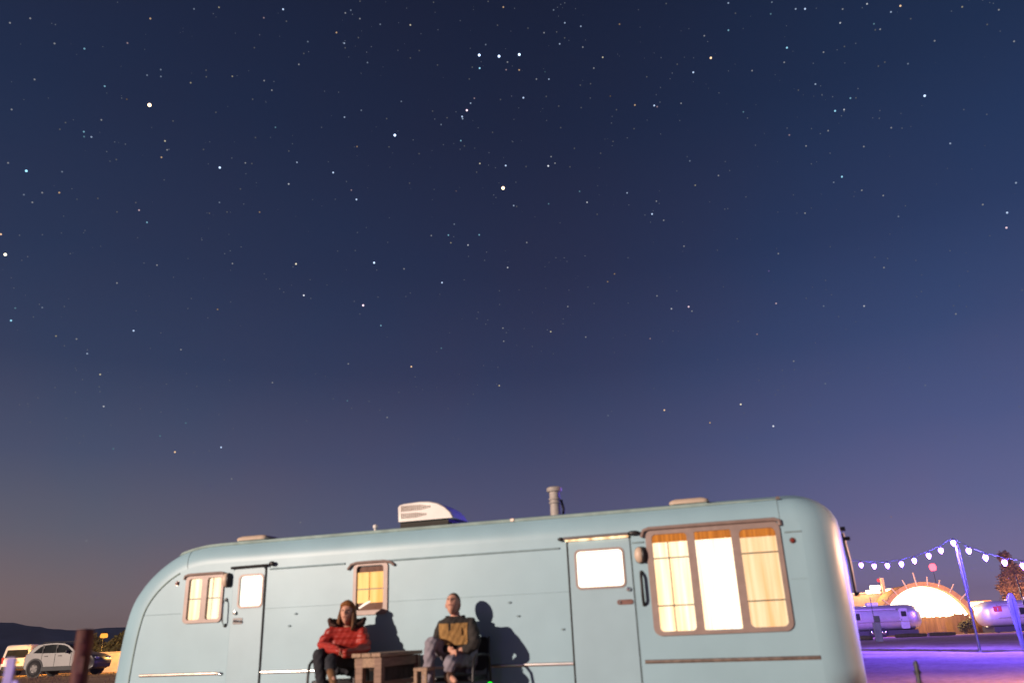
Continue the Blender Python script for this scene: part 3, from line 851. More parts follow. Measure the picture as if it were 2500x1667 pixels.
# rails over the doors
rail = tubes('door_rail', [(-7.69, -0.035, 2.012), (-7.06, -0.035, 2.018)], 0.020, 'blackmetal')
MB().ball((-6.99, -0.04, 2.035), (.055, .03, .035), 10, 6).build('rail_end', 'blackmetal', rail, smooth=True)
rail = tubes('door_rail', [(-2.55, -0.034, 2.075), (-2.1, -0.036, 2.078), (-1.69, -0.034, 2.080)], 0.024, 'alu_bright')
MB().box((-2.11, -0.034, 2.052), (.84, .02, .030)).build('glow_strip', 'rail_glow', rail)  # glow put on a solid strip added below the rail
MB().ball((-2.59, -0.034, 2.073), (.045, .03, .026), 10, 6).build('rail_end', 'blackmetal', rail, smooth=True)
MB().ball((-1.615, -0.036, 2.085), (.085, .03, .03), 10, 6).build('rail_end', 'blackmetal', rail, smooth=True)

def grab(x, z0, z1, m, slant=0.0, r=0.014):
    g = tubes('grab_handle', [(x + slant, -0.005, z0), (x + slant, -0.05, z0 + .02), (x + slant * .7, -0.068, z0 + .06), (x, -0.068, z1 - .06), (x, -0.05, z1 - .02), (x, -0.005, z1)], r, m)
    for z, s in ((z0, slant), (z1, 0)):
        MB().lathe([(0, -0.024), (0.022, -0.020), (0.028, -0.002)], (x + s, 0, z), 'Y', 12).build('mount', 'blackmetal', g, smooth=True)
grab(-7.755, 1.205, 1.565, 'chrome', 0.01, 0.010)
grab(-1.565, 1.205, 1.590, 'blackmetal', 0.0, 0.019)

def porch_light(x, z, m):
    b = plate(MB(), rrect(x - .070, z - .105, x + .075, z + .105, .06), -0.02, -0.001).build('porch_light', 'blackmetal', trailer, bevel=0.004)
    MB().ball((x - .012, -0.03, z), (.066, .055, .100), 16, 10).build('lens', m, b, smooth=True)
    MB().ball((x + .042, -0.028, z), (.040, .056, .104), 14, 10).build('shade', 'blackmetal', b, smooth=True)
porch_light(-7.765, 1.845, 'cream')
porch_light(-1.555, 1.805, 'cream')
for p in ((-8.661, 1.847), (0.315, 1.858)):
    o = MB().lathe([(0, -0.035), (0.018, -0.032), (0.027, -0.018), (0.030, -0.001)], (p[0], 0, p[1]), 'Y', 16).build('marker_light', 'redlens', trailer, smooth=True)
    MB().lathe([(0.037, -0.006), (0.037, -0.001), (0.029, -0.0005)], (p[0], 0, p[1]), 'Y', 16, cap=False).build('bezel', 'strip', o, smooth=True)

# painted moulding under the cove, trim strips, panel seams
def run(name, x0, x1, z, m, r=0.014, y=-0.004, z1=None):
    return tubes(name, [(x0 + (x1 - x0) * t / 6, y, z + ((z1 or z) - z) * t / 6) for t in range(7)], r, m)
run('moulding', -7.04, -5.80, 1.962, 'moulding', 0.013)
run('moulding', -5.12, -2.62, 1.962, 'moulding', 0.013)
run('moulding', -1.655, -1.50, 1.965, 'moulding', 0.011)
run('moulding', 0.235, 0.43, 1.962, 'moulding', 0.011)
# the edge trim that sweeps round the rounded rear corner
edge = [(x + 0.012, -0.002, z - 0.012) for x, z in outline if x < -8.49 or (x < -8.2 and z < 1.5)]
edge = [p for p in edge if p[2] > 0.07]
tubes('edge_trim', [(p[0], p[1], p[2]) for p in edge if p[2] < 2.0], 0.013, 'paint_edge')
def strip(x0, x1, z, z1, m, h=0.020):
    mb = MB()
    rings = []
    for x, zz in ((x0, z), ((x0 + x1) / 2, (z + z1) / 2), (x1, z1)):
        arc = [(x, -0.004 - 0.007 * (1 - (q / 4) ** 2), zz + h * q / 4) for q in range(-4, 5)]
        rings.append(arc + [(x, 0.0, zz + h), (x, 0.0, zz - h)])
    mb.loft(rings)
    return mb.build('trim_strip', m, trailer, smooth=True)
strip(-9.172, -7.80, 0.556, 0.556, 'strip')
MB().ball((-7.76, -0.012, 0.553), (.045, .025, .025), 10, 6).build('strip_end', 'chrome', trailer, smooth=True)
strip(-7.09, -2.53, 0.552, 0.541, 'alu_bright')
strip(-1.62, 0.42, 0.536, 0.526, 'strip', 0.022)
run('panel_seam', -7.09, -5.70, 1.408, 'moulding', 0.0022, -0.001)
run('panel_seam', -5.20, -2.53, 1.408, 'moulding', 0.0022, -0.001)
run('panel_seam', 0.22, 0.42, 1.408, 'moulding', 0.0022, -0.001)
run('panel_seam', -9.2, -8.55, 1.405, 'moulding', 0.0035, -0.001)
for p in ((-6.563, 1.315), (-6.659, 1.155), (-3.342, 1.313), (-3.228, 1.138), (-2.636, 0.953)):
    MB().ball((p[0], -0.006, p[1]), (.030, .014, .014), 8, 6).build('awning_hook', 'moulding', trailer, smooth=True)
# seams over the cove at the ends
def cove_seam(x):
    i = min(range(len(outline)), key=lambda k: abs(outline[k][0] - x) + (0 if outline[k][1] > 1.5 else 9))
    pts = []
    for t in (0, 12, 26, 42, 58, 72, 84, 90):
        q = ring_at(math.sin(R(t)), 0, None, 1 - math.cos(R(t)))[i]
        pts.append((q[0], q[1] - 0.002, q[2] + 0.002))
    tubes('cove_seam', pts, 0.005, 'moulding')
for x in (-8.5, 0.2):
    cove_seam(x)
# drip rail along the roof edge
rail_pts = [(x, y - 0.012, z + 0.004) for (x, y, z), (ox, oz), nn in zip(ring_at(1.0, 0, None, 1.0), outline, NOR) if oz > 1.93 and nn.y > 0.35 and -8.7 < ox < 0.3]
tubes('roof_rail', rail_pts, [0.006] + [0.026] * (len(rail_pts) - 2) + [0.006], 'paint_edge')
for x in (-3.3, 0.22):
    MB().box((x, D_TOP - .042, 2.397), (.05, 0.012, .035)).build('rail_clip', 'strip', trailer)
# vertical rail and fittings on the front end
rr = tubes('corner_rail', [(0.955, 0.72, 1.97), (0.985, 0.74, 1.6), (0.985, 0.74, 1.2)], 0.018, 'blackmetal')
MB().box((0.965, 0.70, 2.02), (.06, .05, .05)).build('rail_fitting', 'blackmetal', rr)
MB().box((1.0, 0.74, 1.90), (.07, .05, .045)).build('rail_fitting', 'blackmetal', rr)
MB().box((1.0, 0.74, 1.22), (.05, .05, .05)).build('rail_fitting', 'blackmetal', rr)
# hitch, wheels and skirting so that the trailer stands on the ground
for x in (-4.9, -4.0):
    w = MB().lathe([(0.0, 0.10), (0.36, 0.10), (0.37, 0.14), (0.37, 0.28), (0.36, 0.32), (0.0, 0.32)], (x, 0, 0.37), 'Y', 28).build('wheel', 'tyre', trailer, smooth=True)
    MB().lathe([(0.0, 0.07), (0.12, 0.07), (0.22, 0.10), (0.22, 0.13)], (x, 0, 0.37), 'Y', 20).build('hubcap', 'chrome', w, smooth=True)
    MB().lathe([(0.0, 2.10), (0.36, 2.10), (0.37, 2.16), (0.37, 2.28), (0.0, 2.30)], (x, 0, 0.37), 'Y', 28).build('wheel', 'tyre', trailer, smooth=True)
for x in (-8.6, 0.2):
    for y in (0.3, 2.1):
        MB().box((x, y, 0.14), (.2, .2, .29)).build('levelling_block', 'wood', trailer)

# roof: air conditioner, flue, two vents, a knob
def roof_z(b):
    return 2.385 + 0.175 * math.sin(math.pi * max(0, b - D_EDGE) / (2.44 - 2 * D_EDGE))
prof = [(0.0, 0.07), (-0.01, 0.30), (0.02, 0.335), (0.10, 0.35), (0.36, 0.362), (0.52, 0.35), (0.66, 0.315), (0.78, 0.25), (0.88, 0.16), (0.93, 0.07)]
M['slot'] = mat('shaded_slot', (0.20, 0.12, 0.085), 0.8)
ax, ab = -5.39, 0.86
mb = MB()
def acring(b, sx, sz):
    return [(ax + 0.45 + (x - 0.45) * sx, b, roof_z(1.0) + 0.02 + (z - 0.07) * sz + 0.05) for x, z in prof]
mb.loft([acring(ab, 0.955, 0.93), acring(ab + .015, 0.985, 0.98), acring(ab + .05, 1, 1), acring(ab + .60, 1, 1), acring(ab + .65, 0.97, 0.95)])
ac = mb.build('air_conditioner', 'white', trailer, smooth=True)
MB().box((ax + .42, ab + .33, roof_z(1.0) + .02), (.80, .55, .12)).build('base', 'dark', ac)
gz = roof_z(1.0)
for row, z0, h, n in ((0, 0.225, 0.085, 15), (1, 0.115, 0.080, 13)):
    for k in range(n):
        hh = h * (1 if k < n - 6 else 1 - 0.13 * (k - n + 6))
        MB().box((ax + 0.07 + k * 0.0335, ab - 0.001, gz + z0 + 0.04), (0.0145, 0.008, hh)).build('grille_slot', 'slot', ac)
mb = MB()
fx, fb = (-2.963, 2.543)[0], 1.25
mb.lathe([(0.078, -0.1), (0.078, 0.10), (0.074, 0.18), (0.092, 0.19), (0.092, 0.205), (0.076, 0.215), (0.076, 0.235), (0.092, 0.245), (0.092, 0.26), (0.078, 0.27), (0.078, 0.36),
          (0.108, 0.365), (0.115, 0.385), (0.115, 0.42), (0.09, 0.435), (0.0, 0.437)], (fx, fb, roof_z(fb)), 'Z', 24)
fl = mb.build('flue_pipe', 'flue', trailer, smooth=True)
tubes('flue_stay', [(fx + .10, fb + .05, roof_z(fb) - .02), (fx + .12, fb + .05, roof_z(fb) + .10), (fx + .09, fb + .03, roof_z(fb) + .24)], 0.02, 'blackmetal', fl)
def roof_vent(x0, x1, b0, m):
    z = roof_z(b0 + .2) - 0.055
    base = MB().box(((x0 + x1) / 2, b0 + .22, z - .01), (x1 - x0 - .04, .40, .11)).build('roof_vent', 'paint_edge', trailer)
    mb = MB()
    rings = []
    for t, s, h in ((0, 1.0, .035), (1, 1.03, .06), (2, .97, .085), (3, .75, .108), (4, .4, .118)):
        rings.append([((x0 + x1) / 2 + (px) * s, b0 + .22 + py * s, z + h) for px, py in
                      [(q[0], q[1]) for q in rrect(-(x1 - x0) / 2, -.23, (x1 - x0) / 2, .23, .07, 4)]])
    mb.loft(rings)
    mb.build('vent_lid', m, base, smooth=True)
roof_vent((-8.222, 2.544)[0], (-7.67, 2.531)[0], 0.75, 'cream')
roof_vent((-1.207, 2.511)[0], (-0.676, 2.512)[0], 0.75, 'cream')
kx = (-5.739, 2.534)[0]
MB().lathe([(.02, -.08), (.02, .03), (.035, .04), (.04, .07), (.03, .09), (0, .095)], (kx, 0.8, roof_z(.8)), 'Z', 12).build('roof_knob', 'white', trailer, smooth=True)

# ------------------------------------------------------------------ people
PS = 1.13     # build of the two sitters
def skin_eval(nodes, edges, root, level=2, smooth=0, voxel=0.0):
    keys = list(nodes)
    me = bpy.data.meshes.new('skin_tmp')
    me.from_pydata([nodes[k][0] for k in keys], [(keys.index(a), keys.index(b)) for a, b in edges], [])
    o = bpy.data.objects.new('skin_tmp', me)
    COL.objects.link(o)
    o.modifiers.new('skin', 'SKIN').use_smooth_shade = True
    if not me.skin_vertices:
        me.skin_vertices.new()
    for i, k in enumerate(keys):
        r = nodes[k][1]
        sv = me.skin_vertices[0].data[i]
        sv.radius = (r[0] * PS, r[1] * PS) if isinstance(r, tuple) else (r * PS, r * PS)
        sv.use_root = (k == root)
    ss = o.modifiers.new('sub', 'SUBSURF')
    ss.levels = level
    ss.render_levels = level
    if voxel:
        rm = o.modifiers.new('remesh', 'REMESH')
        rm.mode = 'VOXEL'
        rm.voxel_size = voxel
        rm.use_smooth_shade = True
    if smooth:
        sm = o.modifiers.new('smooth', 'SMOOTH')
        sm.factor = 0.5
        sm.iterations = smooth
    dg = bpy.context.evaluated_depsgraph_get()
    dg.update()
    ev = o.evaluated_get(dg)
    res = bpy.data.meshes.new_from_object(ev)
    bpy.data.objects.remove(o)
    bpy.data.meshes.remove(me)
    return res

def mesh_to_mb(me, mb=None):
    mb = mb or MB()
    return mb.add([tuple(v.co) for v in me.vertices], [tuple(p.vertices) for p in me.polygons])

def head_mb(mb, c, yaw, pitch, roll=0.0, s=1.0, female=False):
    """head with brow, nose, lips, chin and ears; -y is the face"""
    rot = Matrix.Rotation(yaw, 3, 'Z') @ Matrix.Rotation(-pitch, 3, 'X') @ Matrix.Rotation(roll, 3, 'Y')
    seg, rg = 36, 26
    def shape(x, y, z):
        X, Y, Z = x * 0.074, y * 0.094, z * 0.118
        if z < 0.1:
            k = min(1.0, (0.1 - z) / 1.1)
            X *= 1 - 0.34 * k ** 1.4
            if y > 0:
                Y *= 1 - 0.45 * k
        f = max(0.0, -y)
        if f > 0:
            nose = math.exp(-((x / 0.15) ** 2)) * math.exp(-(((z + 0.16) / 0.20) ** 2))
            bridge = math.exp(-((x / 0.13) ** 2)) * math.exp(-(((z - 0.10) / 0.22) ** 2))
            eyes = sum(math.exp(-(((x - sx * 0.40) / 0.20) ** 2) - ((z - 0.10) / 0.11) ** 2) for sx in (-1, 1))
            brow = math.exp(-(((z - 0.30) / 0.10) ** 2)) * math.exp(-((abs(x) - 0.35) / 0.3) ** 2)
            lips = math.exp(-((x / 0.26) ** 2) - ((z + 0.52) / 0.10) ** 2)
            chin = math.exp(-((x / 0.26) ** 2) - ((z + 0.86) / 0.13) ** 2)
            Y -= f * (0.026 * nose + 0.010 * bridge - 0.010 * eyes + 0.005 * brow + 0.006 * lips + 0.012 * chin)
        return rot @ (Vector((X, Y, Z)) * s) + Vector(c)
    vs, fs = [shape(0, 0, -1)], []
    for i in range(1, rg):
        t = -math.pi / 2 + math.pi * i / rg
        for k in range(seg):
            a = 2 * math.pi * k / seg
            vs.append(shape(math.cos(t) * math.cos(a), math.cos(t) * math.sin(a), math.sin(t)))
    vs.append(shape(0, 0, 1))
    for k in range(seg):
        fs.append((0, 1 + (k + 1) % seg, 1 + k))
    for i in range(rg - 2):
        for k in range(seg):
            a, b = 1 + i * seg + k, 1 + i * seg + (k + 1) % seg
            fs.append((a, b, b + seg, a + seg))
    o = 1 + (rg - 2) * seg
    for k in range(seg):
        fs.append((o + k, o + (k + 1) % seg, len(vs) - 1))
    mb.add(vs, fs)
    for sx in (-1, 1):     # ears
        e = MB()
        e.ball((0, 0, 0), (0.009, 0.020, 0.032), 10, 8)
        q = Matrix.Rotation(R(18 * sx), 3, 'Z')
        mb.add([rot @ ((q @ Vector(p) + Vector((sx * 0.074, 0.008, -0.006))) * s) + Vector(c) for p in e.v], e.f)
    return rot

def hand_nodes(nodes, edges, pre, wrist, d, side, curl=0.6):
    """palm, four fingers and a thumb; d is the pointing direction, side the thumb side"""
    d = Vector(d).normalized(); side = Vector(side).normalized()
    dn = d.cross(side).normalized() * PS
    d, side = d * PS, side * PS
    w = Vector(wrist)
    palm = w + d * 0.075
    nodes[pre + 'palm'] = (tuple(palm), (0.038, 0.018))
    edges.append((pre + 'wrist', pre + 'palm'))
    for i, (off, ln) in enumerate(((0.027, .072), (0.009, .082), (-0.009, .076), (-0.026, .060))):
        p0 = palm + side * off + d * 0.012
        p1 = p0 + d * ln * .5 + dn * ln * .10 * curl
        p2 = p1 + d * ln * .35 + dn * ln * .40 * curl
        for j, p in enumerate((p0, p1, p2)):
            nodes['%sf%d%d' % (pre, i, j)] = (tuple(p), 0.0095 - 0.001 * j)
        edges += [(pre + 'palm', '%sf%d0' % (pre, i)), ('%sf%d0' % (pre, i), '%sf%d1' % (pre, i)), ('%sf%d1' % (pre, i), '%sf%d2' % (pre, i))]
    t0 = w + d * .035 + side * .030
    t1 = t0 + d * .035 + side * .018 + dn * .012
    nodes[pre + 't0'] = (tuple(t0), 0.012); nodes[pre + 't1'] = (tuple(t1), 0.009)
    edges += [(pre + 'wrist', pre + 't0'), (pre + 't0', pre + 't1')]

def lerp(a, b, t):
    return tuple(p + (q - p) * t for p, q in zip(a, b))

def person(J, rad, label, head_args, clothes):
    """J: joints in metres; the body is one skin from head to foot, clothes are its children"""
    nodes, edges = {}, []
    for k, p in J.items():
        nodes[k] = (p, rad.get(k, 0.05))
    edges += [('pelvis', 'waist'), ('waist', 'chest'), ('chest', 'neck'), ('neck', 'skull')]
    for s in 'rl':
        edges += [('chest', s + '_shoulder'), (s + '_shoulder', s + '_elbow'), (s + '_elbow', s + '_wrist'),
                  ('pelvis', s + '_hip'), (s + '_hip', s + '_knee'), (s + '_knee', s + '_ankle'), (s + '_ankle', s + '_toe')]
    for s in 'rl':
        w, e = Vector(J[s + '_wrist']), Vector(J[s + '_elbow'])
        hn, he = {}, []
        hand_nodes(hn, he, s + '_', w, (w - e), (0, 0, 1) if s == 'r' else (0, 0.2, 1))
        nodes.update(hn)
        edges += [(a.replace('_wrist', '_wrist'), b) for a, b in he]
    me = skin_eval(nodes, edges, 'pelvis', 2)
    mb = mesh_to_mb(me)
    rot = head_mb(mb, *head_args['pos'], **head_args['kw'])
    body = mb.build('person', 'skin', None, smooth='all')
    tag(body, label, 'person')
    c, s = Vector(head_args['pos'][0]), head_args['kw'].get('s', 1.0)
    for sx in (-1, 1):
        MB().ball(rot @ (Vector((sx * 0.029, -0.079, 0.013)) * s) + c, 0.0105 * s, 10, 8).build('eye', 'eye', body, smooth=True)
    m = MB()
    m.tube([rot @ (Vector((x, -0.093 + 2.2 * abs(x) ** 1.6, -0.0605 - 0.08 * abs(x))) * s) + c for x in (-0.024, -0.014, 0, 0.014, 0.024)], [.003, .0055, .006, .0055, .003], 8)
    m.build('mouth', 'lips', body, smooth=True)
    return body, rot, c

def garment(name, J, chain_nodes, edges, root, m, parent, level=2, quilt=0.0, qstep=0.07, wrinkle=0.0):
    me = skin_eval(chain_nodes, edges, root, 2, 7 if name != 'boot' else 4, 0.013 if name != 'boot' else 0.009)
    mb = mesh_to_mb(me)
    if quilt or wrinkle:
        nr = [v.normal.copy() for v in me.vertices]
        out = []
        for v, n in zip(me.vertices, nr):
            k = quilt * (abs(math.sin(math.pi * v.co.z / qstep)) - 0.5)
            k += wrinkle * (math.sin(v.co.z * 61 + v.co.x * 37 + math.sin(v.co.y * 29)) + math.sin(v.co.x * 83 - v.co.z * 47))
            out.append(tuple(v.co + n * k))
        mb.v = out
    return mb.build(name, m, parent, smooth='all'), me

# ---- the person in the red jacket
J = dict(pelvis=(-2.386, 11.34, 0.684), waist=(-2.369, 11.24, 0.797), chest=(-2.36, 11.2, 0.96), neck=(-2.371, 11.23, 1.105), skull=(-2.369, 11.2, 1.224),
         r_shoulder=(-2.547, 11.17, 1.045), r_elbow=(-2.663, 11.07, 0.862), r_wrist=(-2.42, 10.79, 0.813),
         l_shoulder=(-2.171, 11.2, 1.03), l_elbow=(-2.091, 11.12, 0.819), l_wrist=(-2.225, 10.81, 0.785),
         r_hip=(-2.475, 11.3, 0.679), r_knee=(-2.644, 10.81, 0.792), r_ankle=(-2.549, 10.74, 0.328), r_toe=(-2.547, 10.49, 0.28),
         l_hip=(-2.256, 11.3, 0.64), l_knee=(-2.447, 10.65, 0.721), l_ankle=(-2.377, 10.44, 0.542), l_toe=(-2.302, 10.28, 0.465))
rad = dict(pelvis=0.13, waist=0.12, chest=(0.13, 0.10), neck=0.052, skull=0.055, r_shoulder=0.05, l_shoulder=0.05, r_elbow=0.04, l_elbow=0.04, r_wrist=0.027, l_wrist=0.027,
           r_hip=0.08, l_hip=0.08, r_knee=0.055, l_knee=0.055, r_ankle=0.035, l_ankle=0.035, r_toe=0.03, l_toe=0.03)
hc = (-2.356, 11.16, 1.264)
woman, rot, hcv = person(J, rad, 'person in a puffy red jacket and knitted hat, seated left of the wooden table',
                         dict(pos=(hc, R(-6), R(15)), kw=dict(s=1.21, female=True)), None)
g = {k: (J[k], r) for k, r in dict(pelvis=(0.17, 0.145), waist=(0.185, 0.15), chest=(0.175, 0.135), r_shoulder=0.092, l_shoulder=0.092, r_elbow=0.078, l_elbow=0.078, r_wrist=0.06, l_wrist=0.06).items()}
for q in 'rl':
    w_, e_ = Vector(J[q + '_wrist']), Vector(J[q + '_elbow'])
    g[q + '_cuff'] = (tuple(w_ + (w_ - e_).normalized() * .17), .050)
g['neck'] = (lerp(J['neck'], J['chest'], 0.25), 0.085)
g['pelvis'] = (lerp(J['waist'], J['pelvis'], 0.25), (0.185, 0.15))
arm_e = [('pelvis', 'waist'), ('waist', 'chest'), ('chest', 'neck'), ('chest', 'r_shoulder'), ('r_shoulder', 'r_elbow'), ('r_elbow', 'r_wrist'),
         ('chest', 'l_shoulder'), ('l_shoulder', 'l_elbow'), ('l_elbow', 'l_wrist')]
garment('jacket', J, g, arm_e + [('r_wrist', 'r_cuff'), ('l_wrist', 'l_cuff')], 'pelvis', 'red_jacket', woman, 3, 0.018, 0.085, 0.0016)
def trouser_nodes(J, hip, thigh, knee, shin, ank):
    t = {'pelvis': (J['pelvis'], hip)}
    e = []
    for s in 'rl':
        t[s + '_hip'] = (J[s + '_hip'], thigh)
        t[s + '_mid'] = (lerp(J[s + '_hip'], J[s + '_knee'], .5), (thigh + knee) / 2)
        t[s + '_knee'] = (J[s + '_knee'], knee)
        t[s + '_shin'] = (lerp(J[s + '_knee'], J[s + '_ankle'], .45), shin)
        t[s + '_ankle'] = (lerp(J[s + '_knee'], J[s + '_ankle'], .93), ank)
        e += [('pelvis', s + '_hip'), (s + '_hip', s + '_mid'), (s + '_mid', s + '_knee'), (s + '_knee', s + '_shin'), (s + '_shin', s + '_ankle')]
    return t, e
t, e = trouser_nodes(J, 0.15, 0.095, 0.080, 0.068, 0.055)
garment('trousers', J, t, e, 'pelvis', 'trousers', woman, 2, 0, 1, 0.002)
def boot(J, s, m, parent, k=1.0):
    a, t_ = Vector(J[s + '_ankle']), Vector(J[s + '_toe'])
    kn = Vector(J[s + '_knee'])
    up = (kn - a).normalized() * PS
    d = (t_ - a).normalized() * PS
    n = {'top': (tuple(a + up * .09), .050 * k), 'a': (tuple(a), .050 * k), 'heel': (tuple(a - d * .04 - up * .035), .040 * k), 'mid': (tuple(a + d * .09 - up * .03), (.046 * k, .036 * k)), 'toe': (tuple(a + d * .17 - up * .045), (.044 * k, .028 * k))}
    garment('boot', J, n, [('top', 'a'), ('a', 'heel'), ('a', 'mid'), ('mid', 'toe')], 'a', m, parent, 2)
boot(J, 'r', 'boot', woman)
boot(J, 'l', 'boot', woman)
# knitted hat: cap over the crown with a turned-up brim
def on_head(p, s=1.21):
    return rot @ (Vector(p) * s) + hcv
mb = MB()
rings = []
for zz, k in ((0.045, 1.13), (0.052, 1.16), (0.078, 1.15), (0.084, 1.08), (0.105, 0.90), (0.125, 0.62), (0.137, 0.30), (0.141, 0.06)):
    ring = []
    for q in range(30):
        a = 2 * math.pi * q / 30
        rib = 1 + 0.012 * math.cos(15 * a)
        tilt = 0.022 * math.sin(a)
        ring.append(on_head((0.074 * k * rib * math.cos(a), 0.094 * k * rib * math.sin(a) + 0.004, zz - tilt * (1 if zz < .1 else .4))))
    rings.append(ring)
mb.loft(rings)
mb.build('knitted_hat', 'beanie', woman, smooth='all')
# long hair falling to one side, over the collar
mb = MB()
for i in range(22):
    a = R(-25 + 11.5 * i)
    x, y = 0.078 * math.cos(a), 0.088 * math.sin(a) + 0.012
    w = 1.0 if x > 0 else 0.62
    p = [on_head((x, y, 0.05)), on_head((x * 1.10, y * 1.05, -0.03)), on_head((x * 1.18, y * 1.1 + .01, -0.11 * w)),
         on_head((x * 1.22, y * 0.9 - .015 * (x > 0), -0.15 * w)), on_head((x * 1.0, y * 0.8 - .01 * (x > 0), -0.19 * w))]
    mb.tube(p, [0.014, 0.023, 0.025, 0.020, 0.006], 7)
mb.build('hair', 'auburn', woman, smooth='all')
# wide dark collar standing open round the neck
mb = MB()
nk = Vector(J['neck'])
for rad_, zz, ti in ((0.165, -0.035, .046), (0.195, 0.015, .042), (0.22, 0.06, .034)):
    pts = []
    for q in range(25):
        a = R(-62 + 304 * q / 24)
        pts.append(nk + Vector((rad_ * math.cos(a) * 1.05, rad_ * 0.72 * math.sin(a), zz - 0.05 * (1 if math.sin(a) < -.2 else 0) + 0.022 * abs(math.cos(a)) ** 3)))
    mb.tube(pts, [ti * (0.45 + 0.55 * min(1, min(q, 24 - q) / 5)) * random.uniform(.85, 1.15) for q in range(25)], 9)
mb.build('collar', 'collar', woman, smooth='all')

# ---- the person in the dark jacket
J = dict(pelvis=(-0.811, 10.91, 0.655), waist=(-0.823, 10.68, 0.777), chest=(-0.859, 10.65, 0.967), neck=(-0.882, 10.84, 1.143), skull=(-0.89, 10.82, 1.258),
         r_shoulder=(-1.031, 10.62, 1.081), r_elbow=(-1.111, 10.72, 0.865), r_wrist=(-0.918, 10.47, 0.765),
         l_shoulder=(-0.666, 10.67, 1.067), l_elbow=(-0.598, 10.47, 0.814), l_wrist=(-0.788, 10.48, 0.75),
         r_hip=(-0.913, 10.87, 0.66), r_knee=(-1.158, 10.4, 0.889), r_ankle=(-1.192, 10.33, 0.302), r_toe=(-1.225, 10.08, 0.258),
         l_hip=(-0.714, 10.87, 0.642), l_knee=(-0.911, 10.26, 0.644), l_ankle=(-0.939, 10.33, 0.483), l_toe=(-0.827, 10.15, 0.415))
rad = dict(pelvis=0.14, waist=0.135, chest=(0.155, 0.11), neck=0.058, skull=0.06, r_shoulder=0.06, l_shoulder=0.06, r_elbow=0.045, l_elbow=0.045, r_wrist=0.03, l_wrist=0.03,
           r_hip=0.085, l_hip=0.085, r_knee=0.058, l_knee=0.058, r_ankle=0.04, l_ankle=0.04, r_toe=0.03, l_toe=0.03)
hc = (-0.908, 10.8, 1.314)
man, rot, hcv = person(J, rad, 'person in a charcoal jacket with tan chest panel, seated right of the table',
                       dict(pos=(hc, R(-14), R(30)), kw=dict(s=1.23)), None)
g = {k: (J[k], r) for k, r in dict(waist=(0.185, 0.145), chest=(0.185, 0.135), r_shoulder=0.085, l_shoulder=0.085, r_elbow=0.072, l_elbow=0.078, r_wrist=0.052, l_wrist=0.052).items()}
g['neck'] = (lerp(J['neck'], J['chest'], 0.20), 0.088)
g['pelvis'] = (lerp(J['waist'], J['pelvis'], 0.35), (0.175, 0.145))
jk, jme = garment('jacket', J, g, arm_e, 'pelvis', 'dark_jacket', man, 3, 0, 1, 0.0022)
x0, x1 = (-1.069, 10.73, 0.966)[0], (-0.709, 10.73, 0.952)[0]
z0, z1 = (-0.935, 10.67, 0.82)[2], (-0.932, 10.67, 1.078)[2]
xc = (-0.932, 10.67, 1.034)[0]
cyc = J['chest'][1]
mb = MB()
vmap = {}
jm = jk.data
for p in jm.polygons:
    c = p.center
    if not (z0 < c.z < z1 and x0 < c.x < x1 and p.normal.y < -0.05 and c.y < cyc):
        continue
    if abs(c.x - xc) < 0.012 and c.z > z1 - 0.085:
        continue
    ids = []
    for vi in p.vertices:
        if vi not in vmap:
            v = jm.vertices[vi]
            vmap[vi] = len(mb.v)
            q = v.co + v.normal * 0.012
            q.x = min(max(q.x, x0), x1); q.z = min(max(q.z, z0), z1)
            mb.v.append(tuple(q))
        ids.append(vmap[vi])
    mb.f.append(tuple(ids))
mb.build('chest_panel', 'tan', man, smooth='all')
tubes('zip', [(xc, min(v[1] for v in mb.v) + 0.004 * k - .004, z1 - 0.10 + 0.03 * k) for k in range(4)], 0.006, 'dark_jacket', man)
t, e = trouser_nodes(J, 0.15, 0.105, 0.078, 0.066, 0.060)
garment('trousers', J, t, e, 'pelvis', 'jeans', man, 3, 0, 1, 0.004)
boot(J, 'r', 'boot_dark', man, 1.05)
boot(J, 'l', 'boot_dark', man, 1.1)
def on_head(p, s=1.23):
    return rot @ (Vector(p) * s) + hcv
mb = MB()
rings = []
for i in range(9):
    ring = []
    for q in range(32):
        a = 2 * math.pi * q / 32
        fr = max(0.0, -math.sin(a))
        bk_ = max(0.0, math.sin(a))
        th = R((88 - 30 * fr ** 0.8 + 32 * bk_) * (0.04 + 0.96 * i / 8))
        k = 1 + random.uniform(-.010, .014)
        ring.append(on_head((0.0785 * k * math.sin(th) * math.cos(a), 0.098 * k * math.sin(th) * math.sin(a) + .004, 0.1235 * k * math.cos(th))))
    rings.append(ring)
mb.loft(rings)
mb.build('hair', 'hair', man, smooth='all')
mb = MB()
nk = Vector(J['neck']) + Vector((0, -0.012, -0.02))
mb.loft([[nk + Vector((r_ * math.cos(2 * math.pi * q / 20), r_ * .9 * math.sin(2 * math.pi * q / 20), zz - 0.03 * max(0, -math.sin(2 * math.pi * q / 20)))) for q in range(20)]
         for r_, zz in ((.104, -.05), (.095, .0), (.088, .04), (.080, .042), (.082, -.01))], cap=False)
mb.build('shirt_collar', 'red_shirt', man, smooth='all')
mb = MB()
mb.loft([[nk + Vector((r_ * math.cos(R(-40 + 260 * q / 19)), r_ * .9 * math.sin(R(-40 + 260 * q / 19)), zz)) for q in range(20)]
         for r_, zz in ((.135, -.07), (.132, .0), (.130, .05), (.118, .052), (.118, -.06))], cap=False, closed=False)
mb.build('jacket_collar', 'dark_jacket', man, smooth='all')

